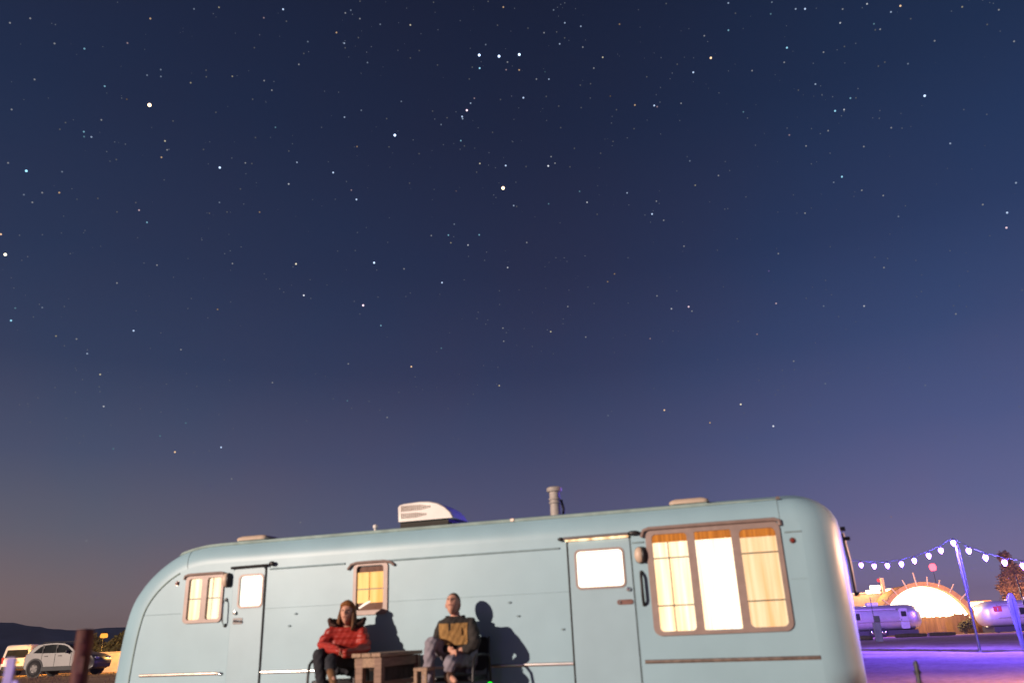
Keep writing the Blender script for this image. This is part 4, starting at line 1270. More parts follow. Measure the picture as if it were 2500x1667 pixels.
# ------------------------------------------------------------------ chairs, table, stool
def tube_chair(label, loc, rz, m):
    """tubular armchair: two side hoops that make legs and arms, seat and back pads; -y is the front"""
    t = thing('garden_chair', label, 'chair', loc, rz)
    for s in (-1, 1):
        x = 0.275 * s
        MB().tube([(x, -0.27, 0), (x, -0.265, 0.30), (x, -0.255, 0.50), (x, -0.22, 0.62), (x, -0.14, 0.665), (x, 0.05, 0.665), (x, 0.17, 0.655), (x, 0.21, 0.62), (x, 0.225, 0.5), (x, 0.27, 0)],
                  0.0155, 10).build('side_frame', m, t, smooth=True)
        MB().tube([(x * .93, -0.24, 0.40), (x * .93, 0.20, 0.38)], 0.014, 8).build('seat_rail', m, t, smooth=True)
        MB().tube([(x * .9, 0.19, 0.38), (x * .9, 0.27, 0.70), (x * .88, 0.31, 0.86)], 0.014, 8).build('back_post', m, t, smooth=True)
        MB().lathe([(0.0, 0.0), (.02, 0), (.02, .03), (.016, .035)], (x, -0.27, 0), 'Z', 10).build('foot_cap', m, t)
        MB().lathe([(0.0, 0.0), (.02, 0), (.02, .03), (.016, .035)], (x, 0.27, 0), 'Z', 10).build('foot_cap', m, t)
    mb = MB()
    mb.loft([[(x, y, 0.405 + h - 0.015 * math.cos(x * 5)) for x, y in rrect(-.25 * k, -.24 * k, .25 * k, .22 * k, .05, 4)] for k, h in ((.97, 0), (1, .01), (1, .03), (.97, .04), (.8, .044))])
    mb.build('seat', m, t, smooth=True)
    mb = MB()
    mb.loft([[(x, 0.21 + (z - .48) * .27 + d, z) for x, z in rrect(-.235, .48, .235, .86, .05, 4)] for d in (-.012, .012)])
    mb.build('backrest', m, t, smooth=True, bevel=0.004)
    for y, z in ((-0.245, 0.40), (0.20, 0.38)):
        MB().tube([(-.262, y, z), (.262, y, z)], 0.013, 8).build('cross_bar', m, t, smooth=True)
    return t
p = (-2.431, 11.12, 0.543)
tube_chair('dark metal armchair holding the person in red, left of the table', (p[0], p[1], 0), R(-8), M['blackmetal']).scale = (1.12, 1.12, 1.05)
p = (-0.83, 10.72, 0.498)
tube_chair('black metal armchair turned slightly left, holding the person in the charcoal jacket', (p[0], p[1], 0), R(-20), M['blackmetal']).scale = (1.12, 1.12, 1.05)

# narrow wooden table seen end-on, its long side running back to the right
a = Vector((-2.094, 10.22, 0.788)); b = Vector((-1.681, 10.18, 0.791)); c = Vector((-1.304, 11.22, 0.797))
org = (a.x, a.y, 0.0)
dirx = (b - a); dirx.z = 0
wid = dirx.length
dirx.normalize()
diry = Vector((c.x - b.x, c.y - b.y, 0))
lng = diry.length
ang = math.atan2(diry.y, diry.x) - math.pi / 2
TH = 0.772
table = thing('wooden_table', 'narrow weathered wooden table standing end-on between the two seated people', 'table', (a.x, a.y, 0), ang)
wx = wid * math.cos(ang - math.atan2(dirx.y, dirx.x))
for k in range(3):
    w = wx / 3
    MB().box((w * (k + .5), lng / 2, TH - 0.0225), (w - 0.008, lng, 0.045)).build('plank', 'wood', table, bevel=0.006)
for x in (0.085, wx - 0.06):
    for y in (0.08, lng - 0.08):
        MB().box((x, y, (TH - .05) / 2), (0.10, 0.085, TH - .05)).build('leg', 'wood2', table, bevel=0.006)
MB().box((wx / 2, 0.055, TH - 0.105), (wx - .05, 0.03, 0.11)).build('apron', 'wood', table, bevel=0.005)
MB().box((wx / 2, lng - .055, TH - 0.105), (wx - .05, 0.03, 0.11)).build('apron', 'wood', table, bevel=0.005)
for x in (0.075, wx - .045):
    MB().box((x, lng / 2, TH - 0.105), (0.03, lng - .20, 0.11)).build('apron', 'wood2', table, bevel=0.005)
    MB().box((x, lng / 2, 0.42), (0.05, lng - .20, 0.06)).build('stretcher', 'wood2', table, bevel=0.005)
for k in range(6):
    MB().box((wx - 0.072, 0.20 + k * (lng - .4) / 5, 0.555), (0.018, (lng - .4) / 5 - .008, 0.20)).build('shade_board', 'sleeper', table)  # dark boards added to stand for the shade under the tabletop
# low wooden stool between the table and the second person
p = (-1.242, 10.1, 0.541)
st = thing('wooden_stool', 'small low wooden stool beside the grey jeans, at the right of the table', 'stool', (p[0], p[1], 0), R(-12))
sh = (-1.276, 10.1, 0.591)[2]
MB().box((0.0, 0.14, sh - .02), (0.17, 0.32, 0.04)).build('seat', 'wood', st, bevel=0.006)
for x in (-0.06, 0.06):
    for y in (0.0, 0.28):
        MB().box((x, y, (sh - .04) / 2), (0.04, 0.04, sh - .04)).build('leg', 'wood', st, bevel=0.004)
# small green garden light on a stake
p = (-0.449, 10.6, 0.363)
gl = thing('stake_light', 'tiny glowing green light at the lower edge, right of the second person\'s chair', 'light', (p[0], p[1], 0))
MB().tube([(0, 0, -0.02), (0, 0, p[2] - .02)], 0.008, 8).build('stake', 'blackmetal', gl, smooth=True)
MB().lathe([(0, -.02), (.02, -.02), (.024, 0), (.02, .012), (0, .016)], (0, 0, p[2]), 'Z', 12).build('lens', 'greenled', gl, smooth=True)

# ------------------------------------------------------------------ posts in the foreground
p = (-2.936, 5.6, 0.973)
top = (-2.947, 5.6, 1.061)[2]
po = thing('metal_post', 'thick rusty round post standing in front of the silver car', 'post', (p[0], p[1], 0), 0)
MB().lathe([(0.054, 0.0), (0.054, top - .01), (0.050, top), (0.0, top + .004)], (0, 0, 0), 'Z', 28).build('tube', 'rust', po, smooth=True)
MB().box((0.02, -0.056, top - .22), (0.05, 0.012, 0.10)).build('clamp', 'rust', po)
p = (-3.283, 5.4, 0.819)
top = (-3.289, 5.4, 0.906)[2]
po = thing('fence_stake', 'pale flat stake lit violet, at the left edge in front of the white van', 'stake', (p[0], p[1], 0), R(8))
MB().box((0, 0, top / 2), (0.055, 0.03, top)).build('board', 'stake', po, bevel=0.004)
p = (-2.99, 5.0, 0.775)
top = (-2.991, 5.0, 0.78)[2]
po = thing('fence_stake', 'short pale stake whose tip just shows at the lower left edge', 'stake', (p[0], p[1], 0), R(-5))
MB().box((0, 0, top / 2), (0.03, 0.03, top)).build('board', 'stake', po, bevel=0.004)
p = (3.632, 8.0, 0.44)
top = (3.635, 8.0, 0.539)[2]
po = thing('ground_stake', 'short dark stake at the lower right, in front of the violet ground', 'stake', (p[0], p[1], 0), R(5))
MB().lathe([(.022, 0), (.022, top - .02), (.016, top), (0, top + .003)], (0, 0, 0), 'Z', 12).build('rod', 'blackmetal', po, smooth=True)
MB().box((0, 0, top - .10), (.05, .03, .03)).build('collar', 'blackmetal', po)

# ------------------------------------------------------------------ light pole with festoon bulbs
PB = (11.975, 22.532, 0.0)
PT = (11.94, 22.53, 2.767)
pole = thing('light_pole', 'thin steel pole carrying the violet string lights, at the right', 'pole', (PB[0], PB[1], 0))
MB().lathe([(.034, 0), (.030, 1.6), (.026, PT[2] + .10), (0, PT[2] + .11)], (0, 0, 0), 'Z', 14).build('shaft', 'pole', pole, smooth=True)
MB().lathe([(.10, 0), (.10, .012), (.045, .02), (.04, .10), (.034, .105)], (0, 0, 0), 'Z', 16).build('base_plate', 'pole', pole, smooth=True)
MB().tube([(.055, -.02, PT[2] - .15), (.055, -.02, PT[2] - 1.3)], 0.009, 8).build('conduit', 'pole', pole, smooth=True)
MB().box((0.0, -.035, PT[2] - .06), (.06, .03, .08)).build('bracket', 'pole', pole)
bulbs_l = [(10.919, 26.5, 2.552), (11.072, 25.9, 2.468), (11.223, 25.3, 2.428), (11.38, 24.7, 2.422), (11.499, 24.1, 2.462), (11.7, 23.6, 2.549), (11.773, 23.0, 2.637)]
bulb_top = (11.876, 22.45, 2.783)
bulbs_r = [(12.001, 22.0, 2.522), (12.122, 21.5, 2.293), (12.289, 21.0, 2.126), (12.433, 20.5, 2.001)]
hidden_l = [(10.564, 27.6, 2.746), (10.372, 28.3, 2.906)]
beyond_r = [(12.348, 19.4, 1.892), (12.218, 18.2, 1.841), (12.191, 17.0, 1.846), (12.094, 15.6, 1.944)]
allb = list(reversed(hidden_l)) + bulbs_l + [bulb_top] + bulbs_r + beyond_r
fest = thing('string_lights', 'string of glowing violet bulbs hung in two sagging runs from the thin pole', 'string lights', (0, 0, 0))
cab = []
for i, q in enumerate(allb):
    cab.append((q[0], q[1], q[2] + .13))
mb = MB()
mb.tube(cab, 0.006, 6)
mb.build('cable', 'wire', fest)
bulb_me = None
for q in allb:
    if bulb_me is None:
        mb = MB()
        mb.lathe([(0.0, -0.085), (0.018, -0.075), (0.042, -0.04), (0.058, 0.0), (0.060, 0.03), (0.046, 0.055), (0.03, 0.065), (0.0, 0.066)], (0, 0, 0), 'Z', 16)
        o = mb.build('bulb', 'bulb', fest, smooth='all', loc=q)
        bulb_me = o.data
        s = MB().lathe([(0, .067), (.026, .067), (.030, .09), (.022, .13), (0, .135)], (0, 0, 0), 'Z', 10).build('socket', 'bulb_cap', o, smooth=True)
        sock_me = s.data
    else:
        o = bpy.data.objects.new('bulb', bulb_me); COL.objects.link(o); o.parent = fest; o.location = q
        s = bpy.data.objects.new('socket', sock_me); COL.objects.link(s); s.parent = o
    lamp('bulb_light', (q[0], q[1], q[2] - 0.16), 480, BULB_VIOLET, 0.05)

# old sleepers edging the path under the lights
sl = []
for i, (xa, xb, lab) in enumerate(((2060, 2185, 'dark edging timber next to the blue trailer, under the string lights'), (2190, 2300, 'dark edging timber left of the light pole, second from the trailer'),
                                   (2304, 2392, 'dark edging timber ending at the foot of the light pole'), (2398, 2520, 'dark edging timber running right from the foot of the light pole'))):
    sl.append((xa, xb, lab))
ED = [((10.163, 27.938, 0.0), (11.037, 25.5, 0.0)), ((11.056, 25.461, 0.0), (11.599, 23.797, 0.0)), ((11.616, 23.762, 0.0), (11.96, 22.563, 0.0)), ((11.807, 22.123, 0.0), (12.698, 21.122, 0.0))]
for (pa, pb), (_, _, lab) in zip(ED, sl):
    A, B = Vector(pa), Vector(pb)
    d = B - A
    t = thing('edging_timber', lab, 'timber', tuple((A + B) / 2), math.atan2(d.y, d.x), 'timbers edging the path')
    MB().box((0, 0, 0.03), (d.length, 0.11, 0.06)).build('timber', 'sleeper', t, bevel=0.012)

# tall rounded board lit violet at the right edge
p = (12.812, 22.0, -0.091)
top = (12.952, 22.0, 1.419)[2]
pd = thing('upright_board', 'tall narrow rounded board standing upright at the right edge, lit violet', 'board', (p[0], p[1], 0), R(6))
prof = [(-.03, 0), (-.06, .35), (-.095, .8), (-.115, top - .35), (-.10, top - .14), (-.055, top - .03), (0, top), (.055, top - .03), (.10, top - .14), (.115, top - .35), (.095, .8), (.06, .35), (.03, 0)]
plate(MB(), [(x, z) for x, z in reversed(prof)], -0.03, 0.03).build('board', 'paddle', pd, bevel=0.015)
MB().box((0, -.034, top * .55), (.012, .008, top * .7)).build('stringer', 'pole', pd)

# ------------------------------------------------------------------ far right: shell trailers, arch, fence, buildings
def gz_at(p):
    return ground_z(p[0], p[1])

def shell_trailer(label, x_left, x_right, y, rz, mkey, door_side=1, flag=False):
    """rounded aluminium trailer; local x along its length, -y the side seen"""
    L_ = x_right - x_left
    cx = (x_left + x_right) / 2
    zg = ground_z(cx, y)
    t = thing('aluminium_trailer', label, 'trailer', (cx, y, zg), rz)
    mb = MB()
    rings = []
    H0, H1, W = 0.50, 2.62, 1.2
    n = 26
    for i in range(n + 1):
        u_ = -1 + 2 * i / n
        x = u_ * L_ / 2
        e = max(0.0, (abs(u_) * L_ / 2 - (L_ / 2 - 1.25)) / 1.25)
        k = math.sqrt(max(0.0, 1 - e ** 2.2)) if e < 1 else 0.02
        k = max(k, .03)
        ring = []
        for q in range(28):
            a = 2 * math.pi * q / 28
            ca, sa = math.cos(a), math.sin(a)
            yy = W * math.copysign(abs(ca) ** 0.62, ca) * (0.35 + .65 * k)
            zz = math.copysign(abs(sa) ** 0.66, sa)
            zc = (H0 + H1) / 2
            hh = (H1 - H0) / 2
            zz = zc + hh * zz if zz < 0 else zc + hh * zz * (0.25 + .75 * k)
            if zz < zc:
                zz = zc - (zc - zz) * (0.5 + .5 * k)
            ring.append((x, yy, zz))
        rings.append(ring)
    mb.loft(rings)
    mb.build('shell', mkey, t, smooth='all')
    xd = door_side * (L_ / 2 - 1.75)
    d = plate(MB(), rrect(xd - .36, .62, xd + .36, 2.30, .12), -W - .03, -W + .05).build('door', 'awning', t, bevel=.01)
    plate(MB(), rrect(xd - .22, 1.62, xd + .22, 2.05, .06), -W - .04, -W - .032).build('window', 'car_glass', d)
    MB().box((xd - .28, -W - .045, 1.35), (.04, .03, .12)).build('handle', 'chrome', d)
    for x in (xd - door_side * 4.05,):
        if abs(x) < L_ / 2 - 2.2:
            wn = plate(MB(), rrect(x - .30, 1.42, x + .30, 2.0, .08), -W - .02, -W + .05).build('window', 'car_glass', t)
            plate(MB(), rrect(x - .40, 1.38, x + .40, 2.04, .10), -W - .03, -W - .012, [rrect(x - .34, 1.44, x + .34, 1.98, .07)]).build('frame', 'alu_bright', wn)
    MB().tube([(-L_ / 2 + 1.2, -W - .03, 1.22), (L_ / 2 - 1.2, -W - .03, 1.22)], .03, 8).build('trim_strip', 'alu_bright', t, smooth=True)
    MB().tube([(-L_ / 2 + 1.3, -W + .02, 2.25), (xd - door_side * .6, -W + .02, 2.25)] if door_side > 0 else [(xd + .6, -W + .02, 2.25), (L_ / 2 - 1.3, -W + .02, 2.25)], .07, 10).build('rolled_awning', 'awning', t, smooth=True)
    MB().box((0.2, 0, 2.74), (.95, .7, .26)).build('air_conditioner', 'white', t, bevel=.07)
    MB().box((-1.6, .1, 2.66), (.5, .5, .12)).build('roof_vent', 'white', t, bevel=.03)
    for x in (-.45, .45):
        w = MB().lathe([(0, -W + .02), (.33, -W + .02), (.36, -W + .06), (.36, -W + .24), (0, -W + .26)], (x, 0, .36), 'Y', 24).build('wheel', 'tyre', t, smooth=True)
        MB().lathe([(0, -W - .01), (.14, -W), (.19, -W + .03)], (x, 0, .36), 'Y', 16).build('hubcap', 'chrome', w, smooth=True)
    MB().box((0, 0, .30), (L_ - 1.4, 2.1, .44)).build('chassis', 'plastic_dark', t)
    for x in (-L_ / 2 + 1.2, L_ / 2 - 1.2):
        MB().box((x, -.6, .2), (.15, .15, .4)).build('jack', 'blackmetal', t)
    if flag:
        f = plate(MB(), rrect(-L_ / 2 + .95, 1.72, -L_ / 2 + 1.60, 2.16, .01), -W - .03, -W + .10).build('flag', 'flag_red', t)
        MB().box((-L_ / 2 + 1.25, -W - .036, 1.92), (.06, .008, .26)).build('flag_mark', 'flag_blue', f)
        MB().box((-L_ / 2 + 1.25, -W - .042, 1.95), (.03, .006, .12)).build('flag_star', 'white', f)
    return t
xl, xr = (26.907, 74.0, 0.39)[0], (35.164, 74.0, 0.064)[0]
shell_trailer('polished round-ended trailer lit violet, just right of the blue trailer', xl, xr, 75.2, R(-4), M['airstream'], 1)
xl, xr = (39.464, 72.0, -0.12)[0], (48.623, 72.0, -0.482)[0]
shell_trailer('silver round-ended trailer with a red flag, cut by the right edge', xl, xr, 73.2, R(-3), M['airstream2'], 1, True)

# utility pedestal and thin post in front of the first shell trailer
p = (16.689, 40.0, 0.004)
pe = thing('utility_pedestal', 'squat hookup box on a post in front of the violet shell trailer', 'pedestal', (p[0], p[1], ground_z(p[0], p[1])), R(-20))
MB().box((0, 0, .42), (.34, .22, .86)).build('post_box', 'paddle', pe, bevel=.02)
MB().box((.05, -.02, 1.0), (.26, .26, .28)).build('meter_box', 'plastic_dark', pe, bevel=.02)
p = (16.234, 39.0, 0.029)
tp = thing('thin_post', 'very thin pale post in front of the violet shell trailer', 'post', (p[0] - .04, p[1], ground_z(p[0], p[1])))
MB().tube([(0, 0, 0), (0, 0, 1.95)], .022, 8).build('rod', 'paddle', tp, smooth=True)

# vaulted canopy, floodlit inside
AC = Vector((38.334, 80.0, 1.081)); AC.z = ground_z(AC.x, AC.y)
hall = thing('arched_canopy', 'big floodlit vaulted canopy with an orange timber rim, behind the plank fence', 'canopy', tuple(AC), R(-10))
AW, AH = 4.55, (38.92, 80.0, 4.081)[2] - AC.z
def arch_pt(t, k=0.0):
    return ((AW + k) * math.cos(t), (AH + k) * math.sin(t))
def arch_ring(y, k):
    return [(arch_pt(math.pi * q / 40, k)[0], y, arch_pt(math.pi * q / 40, k)[1]) for q in range(41)]
MB().loft([arch_ring(-.12, -.42), arch_ring(-.12, 0), arch_ring(.5, 0), arch_ring(.5, -.42), arch_ring(-.12, -.42)], cap=False, closed=False).build('rim', 'arch_rim', hall, smooth=True)
MB().loft([arch_ring(.5, -.1), arch_ring(9, -.1), arch_ring(9, -.2), arch_ring(.5, -.2)], cap=False, closed=False).build('vault', 'arch_rim', hall, smooth=True)
oo = [p for p in (arch_pt(math.pi * q / 40, -.40) for q in range(41)) if p[1] > 1.25]
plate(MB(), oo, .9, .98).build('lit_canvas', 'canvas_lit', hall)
MB().box((0, .8, .62), (2 * AW - .9, .3, 1.24)).build('base_wall', 'fence', hall)
for t in (28, 42, 56, 70, 83, 96, 109, 124, 140):
    a_ = R(t)
    x, z = arch_pt(a_, -.35)
    x2, z2 = arch_pt(a_, random.uniform(.35, .62) + (0.5 if t == 96 else 0))
    MB().tube([(x, -.16, z), (x2, -.16, z2)], .07, 6).build('rim_post', 'post_pale', hall)
cb = thing('lit_cabin', 'small brightly floodlit cabin right of the arched canopy', 'cabin', ((52.653, 97.0, 0.87)[0], 97, ground_z(58, 97)), R(-10))
hgt = (53.002, 97.0, 2.291)[2] - ground_z(58, 97)
MB().box((0, 1.2, hgt / 2), (2.2, 2.4, hgt)).build('wall', 'canvas_lit', cb)  # wall glows by its own material in place of floodlight
MB().box((0, 1.2, hgt + .06), (2.6, 2.8, .12)).build('roof', 'arch_rim', cb)
MB().box((-.4, -.02, .95), (.8, .06, 1.9)).build('door', 'post_pale', cb)

bl = thing('flat_building', 'low flat-roofed ochre building behind the violet shell trailer', 'building', ((34.81, 86.0, 1.347)[0], 86, ground_z(41, 86)), R(-6))
hgt = (36.05, 86.0, 3.376)[2] - ground_z(41, 86)
MB().box((-1.2, 2.0, hgt / 2), (8.4, 4.0, hgt)).build('wall', 'cabin_wall', bl)
MB().box((-1.2, 2.0, hgt + .05), (8.6, 4.2, .14)).build('parapet', 'post_pale', bl, bevel=.02)
for x, w, h, z in ((1.55, 1.0, .42, .55), (1.25, 1.35, .35, .16), (2.95, .75, .34, .2)):
    f = MB().box((x, -.06, hgt + z), (w, .18, h)).build('floodlight', 'flood', bl, bevel=.05)
MB().box((2.35, -.1, hgt + .62), (.30, .3, 1.75)).build('chimney_post', 'post_pale', bl)
lamp('flood_spill', ((34.682, 84.5, 2.102)[0], 84.6, hgt + .3), 700, (1.0, 0.62, 0.24), .3)
lamp('fence_fill', (AC.x - 1.0, AC.y - 5.0, AC.z + 3.4), 1500, (1.0, 0.66, 0.30), .5)  # added fill in front of the fence, brightens planks and ground

# plank fence in front of the canopy
fa, fb2 = Vector((35.822, 77.5, -0.113)), Vector((40.893, 77.5, -0.243))
fl_ = fb2 - fa
zg = ground_z(fa.x, fa.y)
fz = (38.831, 77.5, 0.902)[2] - zg
fence = thing('plank_fence', 'brown plank fence standing in front of the floodlit canopy', 'fence', (fa.x, fa.y, zg), math.atan2(fl_.y, fl_.x))
nb = 26
ln = math.hypot(fl_.x, fl_.y)
for k in range(nb):
    h = fz * random.uniform(.96, 1.02) + (.22 * random.random() if k > 17 else 0)
    MB().box(((k + .5) * ln / nb, random.uniform(-.012, .012), h / 2), (ln / nb - .006, .03, h)).build('plank', 'fence', fence)
for z in (.35, fz - .3):
    MB().box((ln / 2, .05, z), (ln, .05, .10)).build('rail', 'fence', fence)

# a small white pickup parked at the end of the fence: cab and box, nose this way
def cross_car(name, label, cat, loc, rz, prof, width, m, wheels, wheel_r, wins, group=None, rear_rng=None):
    """car from a side outline: x forward, z up, rounded shoulders; wheels and glass are parts"""
    t = thing(name, label, cat, loc, rz, group)
    mb = MB()
    rings = []
    zmax = max(z for _, z in prof)
    zb = 1.0
    for y, ins in ((-1, 0.06), (-.97, .03), (-.90, 0.0), (0, -.012), (.90, 0.0), (.97, .03), (1, .06)):
        ring = []
        for x, z in prof:
            tum = 1.0 - (0.17 * max(0.0, (z - zb) / (zmax - zb)) if z > zb else 0.0)
            cx_, cz_ = sum(q[0] for q in prof) / len(prof), 0.8
            s = 1 - ins * .5
            ring.append((cx_ + (x - cx_) * s, y * width / 2 * tum, cz_ + (z - cz_) * s))
        rings.append(ring)
    mb.loft(rings)
    mb.build('body', m, t, smooth=True)
    hw = width / 2
    for x in wheels:
        for sgn in (-1, 1):
            MB().lathe([(0, 0), (wheel_r * 1.17, 0), (wheel_r * 1.17, .05), (0, .05)], (x, sgn * hw - (.03 if sgn > 0 else .02), wheel_r * 1.03), 'Y', 28).build('wheel_arch', 'plastic_dark', t)
            w = MB().lathe([(0, -.10), (wheel_r * .96, -.10), (wheel_r, -.07), (wheel_r, .07), (wheel_r * .96, .10), (0, .10)], (x, sgn * (hw - .055), wheel_r), 'Y', 28).build('wheel', 'tyre', t, smooth=True)
            yo = sgn * (hw + .05)
            MB().lathe([(0, yo + sgn * .006), (wheel_r * .25, yo + sgn * .006), (wheel_r * .62, yo - sgn * .01), (wheel_r * .66, yo), (wheel_r * .66, yo - sgn * .05)], (x, 0, wheel_r), 'Y', 24).build('rim', 'rim', w, smooth=True)
            for k in range(5):
                a = 2 * math.pi * k / 5 + .3
                q = Matrix.Rotation(a, 3, 'Y')
                MB().box((x + math.sin(a) * wheel_r * .42, yo + sgn * .004, wheel_r + math.cos(a) * wheel_r * .42), (wheel_r * .10, .02, wheel_r * .28), q).build('spoke_gap', 'plastic_dark', w)
    def side_y(z):
        return hw * (1.0 - (0.17 * max(0.0, (z - zb) / (zmax - zb)) if z > zb else 0.0))
    for poly in wins:
        for sgn in (-1, 1):
            mb = MB()
            o1 = [(x, sgn * (side_y(z) + .006), z) for x, z in poly]
            o2 = [(x, sgn * (side_y(z) - .03), z) for x, z in poly]
            mb.loft([o1, o2])
            mb.build('side_window', 'car_glass', t)
    return t

# ---- silver car
prof = [(0.05, 0.42), (0.0, 0.62), (0.02, 0.90), (0.08, 1.08), (0.18, 1.16), (0.44, 1.42), (0.62, 1.54), (1.05, 1.60), (1.70, 1.62), (2.20, 1.58), (2.50, 1.48), (2.95, 1.20), (3.15, 1.10),
        (3.60, 1.03), (4.00, 0.93), (4.17, 0.80), (4.22, 0.60), (4.16, 0.40), (3.95, 0.28), (0.25, 0.30)]
p = (-25.679, 43.2, 0.087)
sx_ = p[0]
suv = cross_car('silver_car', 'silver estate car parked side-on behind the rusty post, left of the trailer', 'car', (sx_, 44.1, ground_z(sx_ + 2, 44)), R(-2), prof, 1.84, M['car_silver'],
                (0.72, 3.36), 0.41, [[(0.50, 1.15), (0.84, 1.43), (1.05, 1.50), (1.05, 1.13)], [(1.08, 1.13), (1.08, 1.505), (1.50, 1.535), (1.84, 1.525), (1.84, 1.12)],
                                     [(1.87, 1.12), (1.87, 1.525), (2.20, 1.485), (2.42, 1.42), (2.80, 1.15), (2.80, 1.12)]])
for x, z in ((1.065, 1.32), (1.855, 1.33)):
    for sg in (-1, 1):
        MB().box((x, sg * .895, z), (.05, .03, .40)).build('door_pillar', 'plastic_dark', suv)
hw = .92
MB().box((0.06, -hw * .62, 0.98), (.13, .45, .22)).build('tail_light', 'tail', suv, bevel=.03)
MB().box((0.06, hw * .62, 0.98), (.13, .45, .22)).build('tail_light', 'tail', suv, bevel=.03)
MB().box((4.03, -hw * .68, 0.80), (.30, .42, .15)).build('headlight', 'headlamp', suv, bevel=.04)
MB().box((4.03, hw * .68, 0.80), (.30, .42, .15)).build('headlight', 'headlamp', suv, bevel=.04)
MB().box((2.08, 0, .37), (2.0, 1.90, .22)).build('sill', 'plastic_dark', suv, bevel=.03)
MB().box((4.10, 0, .45), (.22, 1.6, .22)).build('bumper', 'plastic_dark', suv, bevel=.05)
mb = MB(); mb.box((2.55, -hw - .10, 1.16), (.10, .22, .15)); mb.build('mirror', 'plastic_dark', suv, bevel=.03)
for x in (1.30, 2.10):
    MB().box((x, -hw - .012, .98), (.20, .03, .035)).build('door_handle', 'car_silver', suv, bevel=.01)
for x in (1.05, 1.82, 2.75):
    MB().box((x, -hw - .002, .74), (.010, .008, .72)).build('door_gap', 'plastic_dark', suv)
for y in (-.66, .66):
    MB().tube([(.85, y, 1.60), (1.0, y, 1.655), (2.0, y, 1.65), (2.15, y, 1.59)], .018, 8).build('roof_rail', 'plastic_dark', suv, smooth=True)
mb = MB()
mb.add([(2.48, -.70, 1.505), (2.48, .70, 1.505), (2.98, .82, 1.19), (2.98, -.82, 1.19)], [(0, 1, 2, 3)])
mb.add([(2.50, -.70, 1.53), (2.50, .70, 1.53), (3.02, .82, 1.20), (3.02, -.82, 1.20)], [(0, 1, 2, 3), ])
mb.build('windscreen', 'car_glass', suv)
MB().box((1.82, -hw * .86, 1.34), (.055, .012, .26)).build('window_sticker', 'yellow', suv)
suv.scale = (0.90, 0.90, 1.0)

# ---- white van seen from behind
prof = [(0.02, 0.45), (0.0, 1.0), (0.06, 1.15), (0.20, 1.85), (0.34, 2.0), (1.2, 2.06), (3.0, 2.04), (3.5, 1.90), (4.15, 1.25), (4.9, 1.08), (5.05, 0.8), (5.0, 0.42), (4.7, .32), (.3, .34)]
p = (-36.176, 60.0, 0.185)
van = cross_car('white_van', 'white van at the left edge with its tailgate lit yellow, seen from behind', 'van', (p[0], p[1], ground_z(p[0], p[1])), R(104), prof, 1.9, M['car_white'],
                (0.95, 3.95), .36, [[(0.5, 1.18), (0.62, 1.78), (1.6, 1.82), (1.6, 1.15)], [(1.75, 1.15), (1.75, 1.82), (2.7, 1.80), (2.7, 1.13)], [(2.85, 1.12), (2.85, 1.78), (3.3, 1.72), (3.8, 1.2), (3.8, 1.12)]])
mb = MB()
mb.add([(0.045, -.72, 1.18), (0.045, .72, 1.18), (0.165, .64, 1.70), (0.165, -.64, 1.70), (0.10, -.72, 1.18), (0.10, .72, 1.18), (0.22, .64, 1.70), (0.22, -.64, 1.70)],
       [(0, 1, 2, 3), (7, 6, 5, 4), (0, 4, 5, 1), (1, 5, 6, 2), (2, 6, 7, 3), (3, 7, 4, 0)])
mb.v = [(x - .055, y, z) for x, y, z in mb.v]
mb.build('rear_window', 'car_glass', van)
for y in (-.86, .86):
    MB().box((0.04, y, 1.02), (.10, .14, .42)).build('tail_light', 'tail', van, bevel=.02)
MB().box((0.0, 0, .52), (.16, 1.7, .2)).build('bumper', 'plastic_dark', van, bevel=.04)
MB().box((-.01, 0, .86), (.02, .5, .12)).build('number_plate', 'yellow', van)

# ---- small pickup at the end of the fence, front towards us
prof = [(0.02, 0.5), (0.0, 1.0), (1.9, 1.02), (1.95, 1.06), (2.15, 1.78), (2.45, 1.86), (3.2, 1.84), (3.75, 1.20), (4.8, 1.08), (4.95, .8), (4.9, .45), (4.6, .34), (.3, .36)]
p = (48.149, 90.0, -0.579)
pk = cross_car('pickup_truck', 'small pale pickup facing this way at the right end of the plank fence', 'truck', (p[0] + 2.2, p[1] + 4.4, ground_z(p[0], p[1])), R(-118), prof, 1.75, M['car_white'],
               (0.85, 3.95), .36, [[(2.3, 1.14), (2.42, 1.72), (3.1, 1.74), (3.5, 1.2), (3.5, 1.12)]])
mb = MB()
mb.add([(3.24, -.62, 1.80), (3.24, .62, 1.80), (3.76, .74, 1.22), (3.76, -.74, 1.22)], [(0, 1, 2, 3)])
mb.v = [(x + .012, y, z + .012) for x, y, z in mb.v]
mb.build('windscreen', 'car_glass', pk)
for y in (-.62, .62):
    MB().box((4.88, y, .82), (.10, .26, .18)).build('headlight', 'headlamp', pk, bevel=.02)
MB().box((4.9, 0, .52), (.16, 1.6, .18)).build('bumper', 'plastic_dark', pk, bevel=.03)
MB().box((4.92, 0, .82), (.05, .85, .2)).build('grille', 'plastic_dark', pk)

